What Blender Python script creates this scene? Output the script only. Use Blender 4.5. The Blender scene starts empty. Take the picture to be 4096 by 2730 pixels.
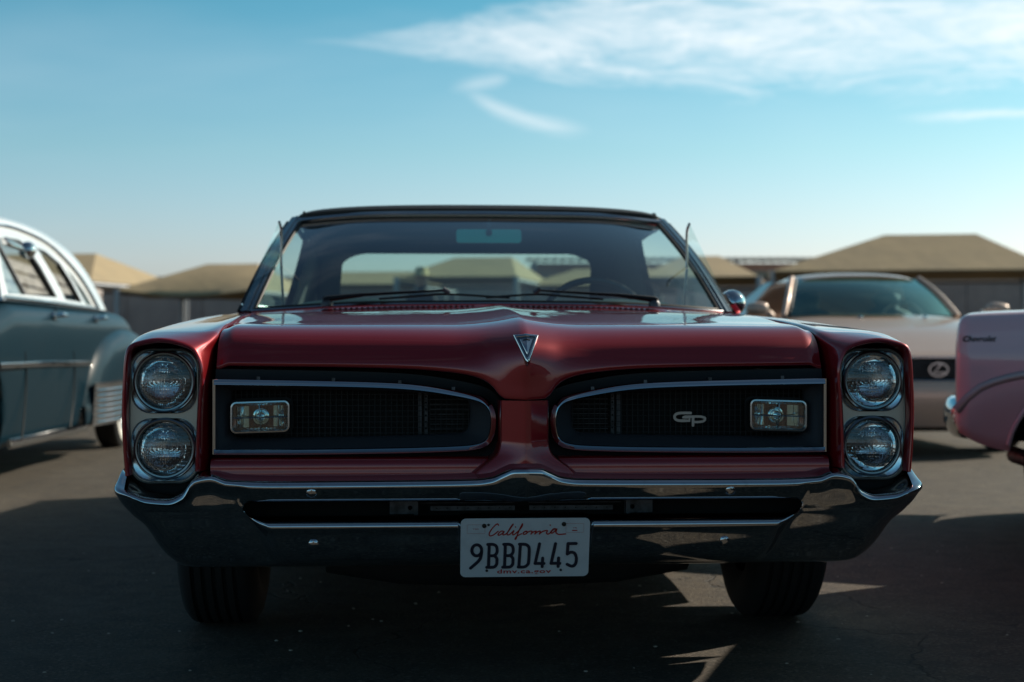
import bpy, bmesh, math, random
from math import sin, cos, pi, sqrt, radians as R
from mathutils import Vector, Matrix
from mathutils.geometry import tessellate_polygon

random.seed(7)
SC = bpy.context.scene
COL = SC.collection

# ------------------------------------------------------------------ camera
cam_d = bpy.data.cameras.new('camera')
cam = bpy.data.objects.new('camera', cam_d); COL.objects.link(cam)
cam.location = (0, 0, 0.84)
cam.rotation_euler = (R(90), 0, 0)
cam_d.lens = 55.0
cam_d.sensor_width = 36.0
cam_d.clip_start = 0.05
cam_d.clip_end = 6000
cam_d.dof.use_dof = True
cam_d.dof.focus_distance = 3.72
cam_d.dof.aperture_fstop = 3.4
SC.camera = cam

# ------------------------------------------------------------------ sun and sky
SUN_EL, SUN_AZ = R(31), R(32)            # azimuth measured from +X towards +Y
to_sun = Vector((cos(SUN_AZ)*cos(SUN_EL), sin(SUN_AZ)*cos(SUN_EL), sin(SUN_EL)))
sun_d = bpy.data.lights.new('sun', 'SUN')
sun_d.energy = 5.0
sun_d.angle = R(0.53)
sun_d.color = (1.0, 0.89, 0.74)
sun = bpy.data.objects.new('sun', sun_d); COL.objects.link(sun)
sun.rotation_euler = to_sun.to_track_quat('Z', 'Y').to_euler()
sun.location = (20, 10, 20)

W = bpy.data.worlds.new('World'); SC.world = W; W.use_nodes = True
SKY_STRENGTH = 0.097
def build_world():
    nt = W.node_tree; N = nt.nodes; L = nt.links; N.clear()
    def nd(t, **k):
        n = N.new(t)
        for a, b in k.items(): setattr(n, a, b)
        return n
    def m(op, a, b=None, c=None):
        n = nd('ShaderNodeMath', operation=op)
        for i, v in enumerate((a, b, c)):
            if v is None: continue
            if hasattr(v, 'links') or hasattr(v, 'is_linked'): L.new(v, n.inputs[i])
            else: n.inputs[i].default_value = v
        return n.outputs[0]
    def smooth(x, a, b):
        n = nd('ShaderNodeMapRange', interpolation_type='SMOOTHSTEP')
        L.new(x, n.inputs[0]); n.inputs[1].default_value = a; n.inputs[2].default_value = b
        return n.outputs[0]
    sky = nd('ShaderNodeTexSky', sky_type='NISHITA')
    sky.sun_disc = False; sky.sun_elevation = SUN_EL; sky.sun_rotation = R(90) - SUN_AZ
    sky.air_density = 1.0; sky.dust_density = 1.6; sky.ozone_density = 2.0; sky.altitude = 100
    tint = nd('ShaderNodeMix', data_type='RGBA', blend_type='MULTIPLY'); tint.inputs[0].default_value = 1
    L.new(sky.outputs[0], tint.inputs[6])
    tc = nd('ShaderNodeTexCoord'); sx = nd('ShaderNodeSeparateXYZ'); L.new(tc.outputs['Generated'], sx.inputs[0])
    X, Y, Z = sx.outputs
    az = m('ARCTAN2', X, Y); el = m('ARCSINE', Z)
    ramp = nd('ShaderNodeValToRGB'); L.new(m('MULTIPLY', el, 1.0), ramp.inputs[0])
    RC = ((0.0, (1.16, 1.14, 1.42)), (.05, (1.07, 1.13, 1.30)), (.12, (.74, 1.05, 1.06)), (.22, (.34, .86, .88)), (.45, (.36, .58, .58)), (1.0, (.36, .46, .45)))
    while len(ramp.color_ramp.elements) < len(RC): ramp.color_ramp.elements.new(.5)
    for e_, (p_, c_) in zip(ramp.color_ramp.elements, RC): e_.position = p_; e_.color = (*c_, 1)
    L.new(ramp.outputs[0], tint.inputs[7])
    def noise(sx_, sy_, sc, det, off=0, dist=0.0, rough=.55):
        cb = nd('ShaderNodeCombineXYZ')
        L.new(m('MULTIPLY', az, sx_), cb.inputs[0]); L.new(m('MULTIPLY', el, sy_), cb.inputs[1]); cb.inputs[2].default_value = off
        n = nd('ShaderNodeTexNoise'); L.new(cb.outputs[0], n.inputs['Vector'])
        n.inputs['Scale'].default_value = sc; n.inputs['Detail'].default_value = det; n.inputs['Distortion'].default_value = dist
        n.inputs['Roughness'].default_value = rough
        return n.outputs['Fac']
    n1 = noise(1, 3.4, 9, 12, 3.1, 1.2, .64); n2 = noise(.8, 5.0, 30, 9, 7.7, 1.0, .68); n3 = noise(.55, 2.2, 4, 4, 1.3, .2)
    nn = m('ADD', m('MULTIPLY', n1, .65), m('MULTIPLY', n2, .35))
    # long streak of cirrus that thickens towards the sun side
    thick = m('ADD', m('MULTIPLY', smooth(az, -.14, .16), .032), .002)
    cen = m('ADD', .188, m('MULTIPLY', smooth(az, -.12, .22), .010))
    q = m('SUBTRACT', 1.0, m('POWER', m('DIVIDE', m('ABSOLUTE', m('SUBTRACT', el, cen)), thick), 2.0))
    q = m('MAXIMUM', q, -3)
    d1 = smooth(m('ADD', q, m('MULTIPLY', m('SUBTRACT', nn, .49), 7.0)), -1.3, 2.5)
    d1 = m('MULTIPLY', d1, m('MULTIPLY', smooth(az, -.17, .06), .90))
    d1 = m('MULTIPLY', d1, m('SUBTRACT', 1.0, smooth(az, .6, 1.1)))
    # curved wisp that trails below it
    t = m('DIVIDE', m('ADD', az, .028), .083)
    tc_ = m('MINIMUM', m('MAXIMUM', t, 0), 1)
    wc = m('ADD', .1345, m('MULTIPLY', m('POWER', m('SUBTRACT', 1, tc_), 2.2), .023))
    dw = m('SUBTRACT', 1.0, m('DIVIDE', m('ABSOLUTE', m('SUBTRACT', m('ADD', el, m('MULTIPLY', m('SUBTRACT', n2, .5), .006)), wc)), .0050))
    d2 = m('MULTIPLY', smooth(dw, -.9, 1.8), m('MULTIPLY', smooth(t, -.12, .25), m('SUBTRACT', 1, smooth(t, .55, 1.05))))
    dw3 = m('SUBTRACT', 1.0, m('DIVIDE', m('ABSOLUTE', m('SUBTRACT', m('ADD', el, m('MULTIPLY', m('SUBTRACT', n1, .5), .008)), m('SUBTRACT', .167, m('MULTIPLY', az, -.19)))), .0045))
    d3 = m('MULTIPLY', smooth(dw3, -1.0, 1.8), m('MULTIPLY', smooth(az, -.045, -.02), m('SUBTRACT', 1, smooth(az, -.012, .004))))
    dw4 = m('SUBTRACT', 1.0, m('DIVIDE', m('ABSOLUTE', m('SUBTRACT', m('ADD', el, m('MULTIPLY', m('SUBTRACT', n1, .5), .012)), .138)), .004))
    d4 = m('MULTIPLY', m('MULTIPLY', smooth(dw4, -.3, 1.4), smooth(az, .23, .29)), .55)
    # thin veil of high haze over the whole sky
    d5 = m('MULTIPLY', smooth(n3, .50, .80), .08)
    d = m('MAXIMUM', m('MAXIMUM', d1, m('MULTIPLY', d2, .5)), m('MAXIMUM', m('MULTIPLY', d3, .36), m('MAXIMUM', d4, d5)))
    mix = nd('ShaderNodeMix', data_type='RGBA'); L.new(d, mix.inputs[0]); L.new(tint.outputs[2], mix.inputs[6])
    mix.inputs[7].default_value = CLOUD
    bg = nd('ShaderNodeBackground'); L.new(mix.outputs[2], bg.inputs[0]); bg.inputs[1].default_value = SKY_STRENGTH
    out = nd('ShaderNodeOutputWorld'); L.new(bg.outputs[0], out.inputs[0])
CLOUD = (9.0, 9.2, 9.3, 1)
build_world()

SC.view_settings.view_transform = 'Standard'
SC.view_settings.look = 'None'
SC.view_settings.gamma = 1.0
SC.view_settings.use_curve_mapping = False
SC.view_settings.exposure = 0.35
SC.render.engine = 'CYCLES'
SC.cycles.max_bounces = 12
SC.cycles.transparent_max_bounces = 16
SC.cycles.use_denoising = True
SC.cycles.caustics_reflective = True
SC.cycles.caustics_refractive = True
SC.cycles.sample_clamp_indirect = 6.0

# ------------------------------------------------------------------ helpers
def pchip(tab):
    xs = [p[0] for p in tab]; ys = [p[1] for p in tab]; n = len(xs)
    h = [xs[i+1]-xs[i] for i in range(n-1)]; dl = [(ys[i+1]-ys[i])/h[i] for i in range(n-1)]
    ds = [0.0]*n
    ds[0] = dl[0]; ds[-1] = dl[-1]
    for i in range(1, n-1):
        if dl[i-1]*dl[i] > 0:
            w1 = 2*h[i]+h[i-1]; w2 = h[i]+2*h[i-1]
            ds[i] = (w1+w2)/(w1/dl[i-1]+w2/dl[i])
    def f(x):
        if x <= xs[0]: return ys[0]
        if x >= xs[-1]: return ys[-1]
        i = 0
        while x > xs[i+1]: i += 1
        t = (x-xs[i])/h[i]
        return ys[i]*(1+2*t)*(1-t)**2 + h[i]*ds[i]*t*(1-t)**2 + ys[i+1]*t*t*(3-2*t) + h[i]*ds[i+1]*t*t*(t-1)
    return f
def smoothstep(x, a, b):
    t = min(1, max(0, (x-a)/(b-a))); return t*t*(3-2*t)
def lin(a, b, n): return [a+(b-a)*i/(n-1) for i in range(n)]
def cr(P, k=6, closed=False):
    """Catmull-Rom through points, k pieces per span."""
    P = [tuple(p) for p in P]; n = len(P); out = []
    for i in range(n if closed else n-1):
        if closed: p0, p1, p2, p3 = P[i-1], P[i], P[(i+1) % n], P[(i+2) % n]
        else: p0, p1, p2, p3 = P[max(i-1, 0)], P[i], P[i+1], P[min(i+2, n-1)]
        for j in range(k):
            t = j/k
            out.append(tuple(.5*((2*b)+(c-a)*t+(2*a-5*b+4*c-d)*t*t+(3*b-a-3*c+d)*t**3) for a, b, c, d in zip(p0, p1, p2, p3)))
    if not closed: out.append(P[-1])
    return out
def resample(P, n, closed=False):
    P = [Vector(p) for p in P]
    if closed: P = P+[P[0]]
    L = [0]
    for a, b in zip(P, P[1:]): L.append(L[-1]+(b-a).length)
    out = []; j = 0
    for i in range(n):
        s = L[-1]*i/(n if closed else n-1)
        while j < len(L)-2 and s > L[j+1]: j += 1
        d = L[j+1]-L[j]
        out.append(tuple(P[j].lerp(P[j+1], 0 if d == 0 else (s-L[j])/d)))
    return out
def offset2(P, d, closed=True):
    """offset a 2D polyline sideways by d (left of travel)."""
    n = len(P); out = []
    for i in range(n):
        a = P[i-1] if (closed or i) else P[i]; b = P[(i+1) % n] if (closed or i < n-1) else P[i]
        if not closed and i == 0: a = P[0]
        if not closed and i == n-1: b = P[-1]
        tx, tz = b[0]-a[0], b[1]-a[1]; l = sqrt(tx*tx+tz*tz) or 1
        out.append((P[i][0]-tz/l*d, P[i][1]+tx/l*d))
    return out
def rrect(cx, cz, w, h, r, k=6):
    out = []
    for qx, qz, a0 in ((1, 1, 0), (-1, 1, 90), (-1, -1, 180), (1, -1, 270)):
        for i in range(k+1):
            a = R(a0+90*i/k); out.append((cx+qx*(w/2-r)+r*cos(a), cz+qz*(h/2-r)+r*sin(a)))
    return out

class MB:
    def __init__(s): s.V = []; s.F = []
    def add(s, V, F):
        o = len(s.V); s.V += [tuple(v) for v in V]; s.F += [tuple(i+o for i in f) for f in F]; return s
    def grid(s, rows, cu=False, cv=False, skip=None):
        n, m = len(rows), len(rows[0]); F = []
        for i in range(n if cv else n-1):
            for j in range(m if cu else m-1):
                if skip and skip(i, j): continue
                i2, j2 = (i+1) % n, (j+1) % m
                F.append((i*m+j, i*m+j2, i2*m+j2, i2*m+j))
        return s.add([p for r in rows for p in r], F)
    def box(s, x0, x1, y0, y1, z0, z1, M=None):
        V = [Vector((x, y, z)) for x in (x0, x1) for y in (y0, y1) for z in (z0, z1)]
        if M is not None: V = [M @ v for v in V]
        return s.add(V, [(0, 1, 3, 2), (4, 6, 7, 5), (0, 4, 5, 1), (2, 3, 7, 6), (0, 2, 6, 4), (1, 5, 7, 3)])
    def tube(s, P, r, n=8, closed=False, flat=(1, 1)):
        P = [Vector(p) for p in P]; rows = []; k = len(P); up = None
        for i, p in enumerate(P):
            a = P[i-1] if (i or closed) else p; b = P[(i+1) % k] if (i < k-1 or closed) else p
            t = (b-a).normalized()
            if up is None:
                up = Vector((0, 0, 1)) if abs(t.z) < .9 else Vector((0, 1, 0))
            sd = t.cross(up)
            if sd.length < 1e-6: sd = t.cross(Vector((1, 0, 0)))
            sd.normalize(); u2 = sd.cross(t).normalized(); up = u2
            rr = r[i] if isinstance(r, (list, tuple)) else r
            rows.append([tuple(p+sd*cos(2*pi*j/n)*rr*flat[0]+u2*sin(2*pi*j/n)*rr*flat[1]) for j in range(n)])
        s.grid(rows, cu=True, cv=closed)
        if not closed:
            o = len(s.V)-n*k
            s.F.append(tuple(o+j for j in range(n))[::-1]); s.F.append(tuple(o+n*(k-1)+j for j in range(n)))
        return s
    def lathe(s, prof, n, mp):
        """prof = (radius, height) list; mp(r cos, r sin, h) -> point."""
        return s.grid([[mp(r*cos(2*pi*j/n), r*sin(2*pi*j/n), h) for j in range(n)] for r, h in prof], cu=True)
    def prism(s, outline, mp, d0, d1, holes=()):
        """flat plate with holes; mp(u, v, d) -> point."""
        polys = [outline]+list(holes)
        tr = tessellate_polygon([[Vector((u, v, 0)) for u, v in p] for p in polys])
        flat = [q for p in polys for q in p]; n = len(flat)
        V = [mp(u, v, d0) for u, v in flat]+[mp(u, v, d1) for u, v in flat]
        F = [tuple(t) for t in tr]+[tuple(i+n for i in t[::-1]) for t in tr]; o = 0
        for p in polys:
            k = len(p)
            for i in range(k): F.append((o+i, o+(i+1) % k, o+(i+1) % k+n, o+i+n))
            o += k
        return s.add(V, F)
    def ribbon(s, P, w, mp, d0, d1, closed=False):
        """flat stroke of width w along a 2D line with round ends."""
        if closed:
            a = offset2(P, w/2, True); b = offset2(P, -w/2, True)
            rows = [[mp(*q, d0) for q in a], [mp(*q, d1) for q in a], [mp(*q, d1) for q in b], [mp(*q, d0) for q in b]]
            return s.grid(rows, cu=True, cv=True)
        a = offset2(P, w/2, False); b = offset2(P, -w/2, False)
        def cap(c, p, sgn):
            ang = math.atan2(p[1]-c[1], p[0]-c[0])
            return [(c[0]+cos(ang-pi*i/6)*w/2, c[1]+sin(ang-pi*i/6)*w/2) for i in range(1, 6)]
        out = a+cap(P[-1], a[-1], 1)+b[::-1]+cap(P[0], b[0], 1)
        return s.strip_poly(a, b, cap(P[-1], a[-1], 1), cap(P[0], b[0], 1), mp, d0, d1)
    def strip_poly(s, a, b, c1, c0, mp, d0, d1):
        n = len(a)
        for i in range(n-1):
            q = [a[i], a[i+1], b[i+1], b[i]]
            s.add([mp(*p, d1) for p in q]+[mp(*p, d0) for p in q], [(0, 1, 2, 3), (0, 4, 5, 1), (2, 6, 7, 3)])
        for e, c in (((a[-1], b[-1]), c1), ((b[0], a[0]), c0)):
            P = [e[0]]+c+[e[1]]; k = len(P)
            s.add([mp(*p, d1) for p in P]+[mp(*p, d0) for p in P], [tuple(range(k))]+[(i, i+1, i+1+k, i+k) for i in range(k-1)])
        return s
    def xf(s, M): s.V = [tuple(M @ Vector(v)) for v in s.V]; return s
    def build(s, name, mat, parent=None, smooth=38, weld=False, normals=True):
        me = bpy.data.meshes.new(name); me.from_pydata(s.V, [], s.F); me.update()
        if normals or weld:
            bm = bmesh.new(); bm.from_mesh(me)
            if weld: bmesh.ops.remove_doubles(bm, verts=bm.verts, dist=1e-5)
            if normals: bmesh.ops.recalc_face_normals(bm, faces=bm.faces)
            bm.to_mesh(me); bm.free()
        if smooth:
            me.polygons.foreach_set('use_smooth', [True]*len(me.polygons))
            me.set_sharp_from_angle(angle=R(smooth))
        o = bpy.data.objects.new(name, me); COL.objects.link(o)
        me.materials.append(M[mat] if isinstance(mat, str) else mat)
        if parent: o.parent = parent
        return o
def empty(name, loc=(0, 0, 0), rz=0.0):
    o = bpy.data.objects.new(name, None); COL.objects.link(o); o.location = loc; o.rotation_euler = (0, 0, rz)
    o.empty_display_size = .2
    return o
def tag(o, label=None, cat=None, group=None, kind=None):
    for k, v in (('label', label), ('category', cat), ('group', group), ('kind', kind)):
        if v: o[k] = v
    return o
def text_mesh(body, size, mp, d0, d1, ax=1.0, shear=0.0, bold=0.0, space=1.0):
    """letters as an MB: the default font, its outline mapped by mp(u, v, d), centred on (0, 0)."""
    cu = bpy.data.curves.new('t', 'FONT'); cu.body = body; cu.size = size; cu.shear = shear; cu.offset = bold
    cu.align_x = 'CENTER'; cu.align_y = 'CENTER'; cu.extrude = .5; cu.resolution_u = 3; cu.space_character = space
    ob = bpy.data.objects.new('t', cu); COL.objects.link(ob)
    dg = bpy.context.evaluated_depsgraph_get(); me = bpy.data.meshes.new_from_object(ob.evaluated_get(dg))
    b = MB().add([mp(v.co.x*ax, v.co.y, d1 if v.co.z > 0 else d0) for v in me.vertices], [tuple(p.vertices) for p in me.polygons])
    bpy.data.objects.remove(ob); bpy.data.curves.remove(cu); bpy.data.meshes.remove(me)
    return b

# ------------------------------------------------------------------ materials
M = {}
def mat(name, base, rough=.5, metal=0.0, coat=0.0, coat_r=.03, spec=.5, trans=0.0, ior=1.45, noise=None, bump=None, emis=None):
    m = bpy.data.materials.new(name); m.use_nodes = True; nt = m.node_tree; b = nt.nodes['Principled BSDF']; L = nt.links
    b.inputs['Base Color'].default_value = (*base, 1); b.inputs['Roughness'].default_value = rough
    b.inputs['Metallic'].default_value = metal; b.inputs['Coat Weight'].default_value = coat
    b.inputs['Coat Roughness'].default_value = coat_r; b.inputs['Specular IOR Level'].default_value = spec
    b.inputs['Transmission Weight'].default_value = trans; b.inputs['IOR'].default_value = ior
    tc = None
    if noise or bump: tc = nt.nodes.new('ShaderNodeTexCoord')
    if noise:                                    # (scale, other colour, low, high, detail)
        n = nt.nodes.new('ShaderNodeTexNoise'); n.inputs['Scale'].default_value = noise[0]; n.inputs['Detail'].default_value = noise[4] if len(noise) > 4 else 5
        L.new(tc.outputs['Object'], n.inputs['Vector'])
        r = nt.nodes.new('ShaderNodeMapRange'); r.inputs[1].default_value = noise[2]; r.inputs[2].default_value = noise[3]
        L.new(n.outputs['Fac'], r.inputs[0])
        x = nt.nodes.new('ShaderNodeMix'); x.data_type = 'RGBA'; L.new(r.outputs[0], x.inputs[0])
        x.inputs[6].default_value = (*base, 1); x.inputs[7].default_value = (*noise[1], 1); L.new(x.outputs[2], b.inputs['Base Color'])
    if bump:                                     # (scale, strength, distance, detail)
        n = nt.nodes.new('ShaderNodeTexNoise'); n.inputs['Scale'].default_value = bump[0]; n.inputs['Detail'].default_value = bump[3] if len(bump) > 3 else 3
        L.new(tc.outputs['Object'], n.inputs['Vector'])
        bp = nt.nodes.new('ShaderNodeBump'); bp.inputs['Strength'].default_value = bump[1]; bp.inputs['Distance'].default_value = bump[2]
        L.new(n.outputs['Fac'], bp.inputs['Height']); L.new(bp.outputs[0], b.inputs['Normal'])
    M[name] = m; return m
def glass(name, tint, refl=1.0, gtint=(1, 1, 1)):
    m = bpy.data.materials.new(name); m.use_nodes = True; nt = m.node_tree; N = nt.nodes; L = nt.links; N.clear()
    t = N.new('ShaderNodeBsdfTransparent'); t.inputs[0].default_value = (*tint, 1)
    g = N.new('ShaderNodeBsdfGlossy'); g.inputs['Roughness'].default_value = .01; g.inputs[0].default_value = (*gtint, 1)
    ge = N.new('ShaderNodeNewGeometry'); dt = N.new('ShaderNodeVectorMath'); dt.operation = 'DOT_PRODUCT'
    L.new(ge.outputs['Incoming'], dt.inputs[0]); L.new(ge.outputs['Normal'], dt.inputs[1])
    def mth(op, a, b):
        q = N.new('ShaderNodeMath'); q.operation = op
        for i, v in enumerate((a, b)):
            if isinstance(v, (int, float)): q.inputs[i].default_value = v
            elif v is not None: L.new(v, q.inputs[i])
        return q.outputs[0]
    # reflectance of a thin pane, the same from both sides
    k5 = mth('POWER', mth('SUBTRACT', 1.0, mth('ABSOLUTE', dt.outputs['Value'], None)), 5.0)
    fac = mth('MULTIPLY', mth('ADD', mth('MULTIPLY', k5, .92), .08), refl)
    x = N.new('ShaderNodeMixShader'); L.new(fac, x.inputs[0]); L.new(t.outputs[0], x.inputs[1]); L.new(g.outputs[0], x.inputs[2])
    o = N.new('ShaderNodeOutputMaterial'); L.new(x.outputs[0], o.inputs[0]); M[name] = m
mat('red_paint', (.23, .002, .006), .36, .5, 1.0, .012, .4, noise=(900, (.30, .005, .010), .45, .75, 2))
def paint_wear(name, lo, hi, peel):
    nt = M[name].node_tree; L = nt.links; b = nt.nodes['Principled BSDF']; tc = nt.nodes.new('ShaderNodeTexCoord')
    n = nt.nodes.new('ShaderNodeTexNoise'); n.inputs['Scale'].default_value = 5; n.inputs['Detail'].default_value = 8; L.new(tc.outputs['Object'], n.inputs['Vector'])
    r = nt.nodes.new('ShaderNodeMapRange'); r.inputs[1].default_value = .4; r.inputs[2].default_value = .75; r.inputs[3].default_value = lo; r.inputs[4].default_value = hi
    L.new(n.outputs['Fac'], r.inputs[0]); L.new(r.outputs[0], b.inputs['Coat Roughness'])
    w = nt.nodes.new('ShaderNodeTexNoise'); w.inputs['Scale'].default_value = 14; w.inputs['Detail'].default_value = 2; L.new(tc.outputs['Object'], w.inputs['Vector'])
    bp = nt.nodes.new('ShaderNodeBump'); bp.inputs['Strength'].default_value = peel; bp.inputs['Distance'].default_value = .004
    L.new(w.outputs['Fac'], bp.inputs['Height']); L.new(bp.outputs[0], b.inputs['Coat Normal'])
    b.inputs['Coat IOR'].default_value = 1.55
paint_wear('red_paint', .006, .05, .05)
mat('chrome', (.58, .60, .62), .035, 1.0, bump=(7, .06, .01, 2))
mat('bumper_chrome', (.50, .52, .55), .04, 1.0, bump=(5, .07, .01, 3), noise=(60, (.42, .43, .44), .55, .8))
mat('satin_chrome', (.45, .45, .46), .20, 1.0)
mat('pillar_trim', (.20, .23, .25), .24, 1.0)
mat('grey_bezel', (.40, .38, .34), .32, .7)
mat('reflector', (.86, .87, .88), .02, 1.0)
mat('black_rubber', (.012, .012, .012), .6)
mat('black_trim', (.009, .009, .010), .5, spec=.3)
mat('surround_paint', (.034, .034, .040), .65, spec=.4)
mat('bezel_chrome', (.88, .89, .90), .20, 1.0)
mat('lamp_back', (.28, .12, .11), .12, 1.0)
glass('vent_pane_glass', (.84, .95, .94), 2.0)
mat('mesh_metal', (.022, .021, .021), .6, .0, spec=.3)
mat('dark_metal', (.11, .11, .12), .5, .7, noise=(40, (.05, .045, .045), .4, .7))
mat('underbody', (.010, .010, .010), .85)
mat('vinyl', (.020, .023, .024), .48, bump=(320, .5, .002, 4), noise=(14, (.032, .034, .032), .45, .7))
mat('headliner', (.055, .065, .065), .9)
mat('interior', (.028, .038, .038), .7)
mat('dash_pad', (.035, .055, .052), .6)
mat('wood_rim', (.018, .015, .012), .3, 0, .6)
mat('tyre', (.013, .013, .013), .75, bump=(200, .3, .002))
mat('rim_steel', (.5, .5, .5), .25, 1.0)
mat('plate_white', (.47, .50, .52), .35, noise=(30, (.42, .44, .46), .5, .75))
mat('plate_black', (.012, .014, .028), .4)
mat('plate_red', (.33, .018, .016), .4)
mat('bolt_dark', (.02, .02, .02), .4, .5)
mat('badge_grey', (.30, .30, .30), .28, .9)
mat('amber_clear', (.9, .9, .9), .03, 0, 0, .03, .5, 1.0, 1.45)
mat('lens_glass', (.96, .98, .98), .0, 0, 0, .03, .5, 1.0, 1.48)
glass('windshield_glass', (.68, .90, .86), 1.7)
glass('clear_glass', (.86, .95, .94), .9)
glass('teal_glass', (.55, .80, .80), 1.0)
glass('coupe_glass', (.45, .80, .80), 2.6, (.55, .95, .90))
mat('mirror_back', (.03, .42, .42), .25, .6, .5)
mat('blue_paint', (.0006, .014, .024), .4, 0, .16, .03, .10, noise=(700, (.001, .018, .030), .5, .8, 2))
mat('white_paint', (.72, .74, .74), .35, 0, .8, .05)
mat('pink_paint', (.62, .45, .485), .40, 0, 1.0, .05)
mat('trim_mauve', (.36, .29, .29), .35, .6)
mat('green_paint', (.03, .06, .05), .4, 0, .8, .06)
mat('gold_paint', (.47, .35, .28), .38, .30, .6, .06)
mat('whitewall', (.75, .73, .66), .6)
mat('tan_fabric', (.36, .28, .165), .85, bump=(3, .3, .05), noise=(1.2, (.31, .245, .15), .4, .7))
mat('steel_post', (.30, .31, .33), .45, .5)
mat('wall_metal', (.46, .34, .30), .7, noise=(2.0, (.38, .28, .25), .4, .7))
mat('roof_sheet', (.30, .27, .21), .6, .2)
mat('weathered_slat', (.42, .37, .35), .8, noise=(6, (.18, .15, .14), .4, .7))
mat('teal_box', (.02, .10, .12), .5)
mat('seat_leather', (.06, .06, .06), .6)
mat('skin', (.35, .20, .14), .6)
mat('dark_cloth', (.02, .022, .03), .9)
mat('hat_straw', (.52, .42, .24), .9)
mat('pebble', (.35, .31, .26), .8)

# ------------------------------------------------------------------ ground
def asphalt():
    m = bpy.data.materials.new('asphalt'); m.use_nodes = True; nt = m.node_tree; N = nt.nodes; L = nt.links; b = N['Principled BSDF']
    tc = N.new('ShaderNodeTexCoord')
    def noise(sc, det=4, rough=.6, vec=None):
        n = N.new('ShaderNodeTexNoise'); n.inputs['Scale'].default_value = sc; n.inputs['Detail'].default_value = det; n.inputs['Roughness'].default_value = rough
        L.new(vec or tc.outputs['Object'], n.inputs['Vector']); return n.outputs['Fac']
    def mr(x, a, b_, c=0, d=1):
        r = N.new('ShaderNodeMapRange'); L.new(x, r.inputs[0])
        for i, v in enumerate((a, b_, c, d)): r.inputs[i+1].default_value = v
        return r.outputs[0]
    def mix(f, c1, c2, bt='MIX'):
        x = N.new('ShaderNodeMix'); x.data_type = 'RGBA'; x.blend_type = bt
        if isinstance(f, float): x.inputs[0].default_value = f
        else: L.new(f, x.inputs[0])
        for i, c in ((6, c1), (7, c2)):
            if isinstance(c, tuple): x.inputs[i].default_value = (*c, 1)
            else: L.new(c, x.inputs[i])
        return x.outputs[2]
    big = noise(.5, 3); mid = noise(9, 4); fine = noise(85, 5, .75)
    c = mix(mr(big, .35, .65), (.104, .083, .057), (.130, .104, .070))
    c = mix(mr(mid, .35, .7), c, (.048, .042, .034))
    c = mix(mr(fine, .36, .60), (.022, .019, .017), c)
    vo = N.new('ShaderNodeTexVoronoi'); vo.inputs['Scale'].default_value = 120; L.new(tc.outputs['Object'], vo.inputs['Vector'])
    sep = N.new('ShaderNodeSeparateColor'); L.new(vo.outputs['Color'], sep.inputs[0])
    c = mix(mr(sep.outputs[0], .90, .97), c, (.115, .10, .08))
    # hairline cracks
    vd = N.new('ShaderNodeVectorMath'); vd.operation = 'ADD'
    wn = N.new('ShaderNodeTexNoise'); wn.inputs['Scale'].default_value = 1.6; wn.inputs['Detail'].default_value = 5; L.new(tc.outputs['Object'], wn.inputs['Vector'])
    L.new(tc.outputs['Object'], vd.inputs[0]); L.new(wn.outputs['Color'], vd.inputs[1])
    cv = N.new('ShaderNodeTexVoronoi'); cv.feature = 'DISTANCE_TO_EDGE'; cv.inputs['Scale'].default_value = .55; L.new(vd.outputs[0], cv.inputs['Vector'])
    crk = mr(cv.outputs['Distance'], .0, .0055, 1, 0)
    crk2 = N.new('ShaderNodeMath'); crk2.operation = 'MULTIPLY'; L.new(crk, crk2.inputs[0]); L.new(mr(noise(2.2, 3), .38, .52), crk2.inputs[1])
    c = mix(crk2.outputs[0], c, (.012, .011, .011))
    st = N.new('ShaderNodeTexVoronoi'); st.inputs['Scale'].default_value = .9; L.new(vd.outputs[0], st.inputs['Vector'])
    sf = N.new('ShaderNodeMath'); sf.operation = 'MULTIPLY'; L.new(mr(st.outputs['Distance'], .05, .20, 1, 0), sf.inputs[0]); L.new(mr(noise(.35, 2), .48, .58), sf.inputs[1])
    c = mix(sf.outputs[0], c, (.020, .018, .017))
    wear = noise(2.7, 6, .7); c = mix(mr(wear, .52, .72, 0, .55), c, (.115, .100, .078))
    L.new(c, b.inputs['Base Color']); b.inputs['Roughness'].default_value = .82; b.inputs['Specular IOR Level'].default_value = .35
    bp = N.new('ShaderNodeBump'); bp.inputs['Strength'].default_value = .8; bp.inputs['Distance'].default_value = .009
    ad = N.new('ShaderNodeMath'); ad.operation = 'SUBTRACT'; L.new(fine, ad.inputs[0]); L.new(crk2.outputs[0], ad.inputs[1])
    L.new(ad.outputs[0], bp.inputs['Height']); L.new(bp.outputs[0], b.inputs['Normal'])
    M['asphalt'] = m
asphalt()
g = MB()
gx = [-2500, -600, -120, -30, -8, 0, 8, 30, 120, 600, 2500]
g.grid([[(x, y, 0) for x in gx] for y in [-2500, -600, -120, -30, -8, 0, 4, 8, 14, 30, 120, 600, 2500]])
tag(g.build('ground', 'asphalt', smooth=0), kind='structure')

# ------------------------------------------------------------------ the red coupe
# local frame: x to the driver's side, y backwards, z up; y = 0 at the lamp faces
CAR = empty('red_coupe', (.028, 3.80, 0), R(3.7))
tag(CAR, 'dark red two-door hardtop with stacked headlights, split grille and black vinyl roof', 'car')

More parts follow.
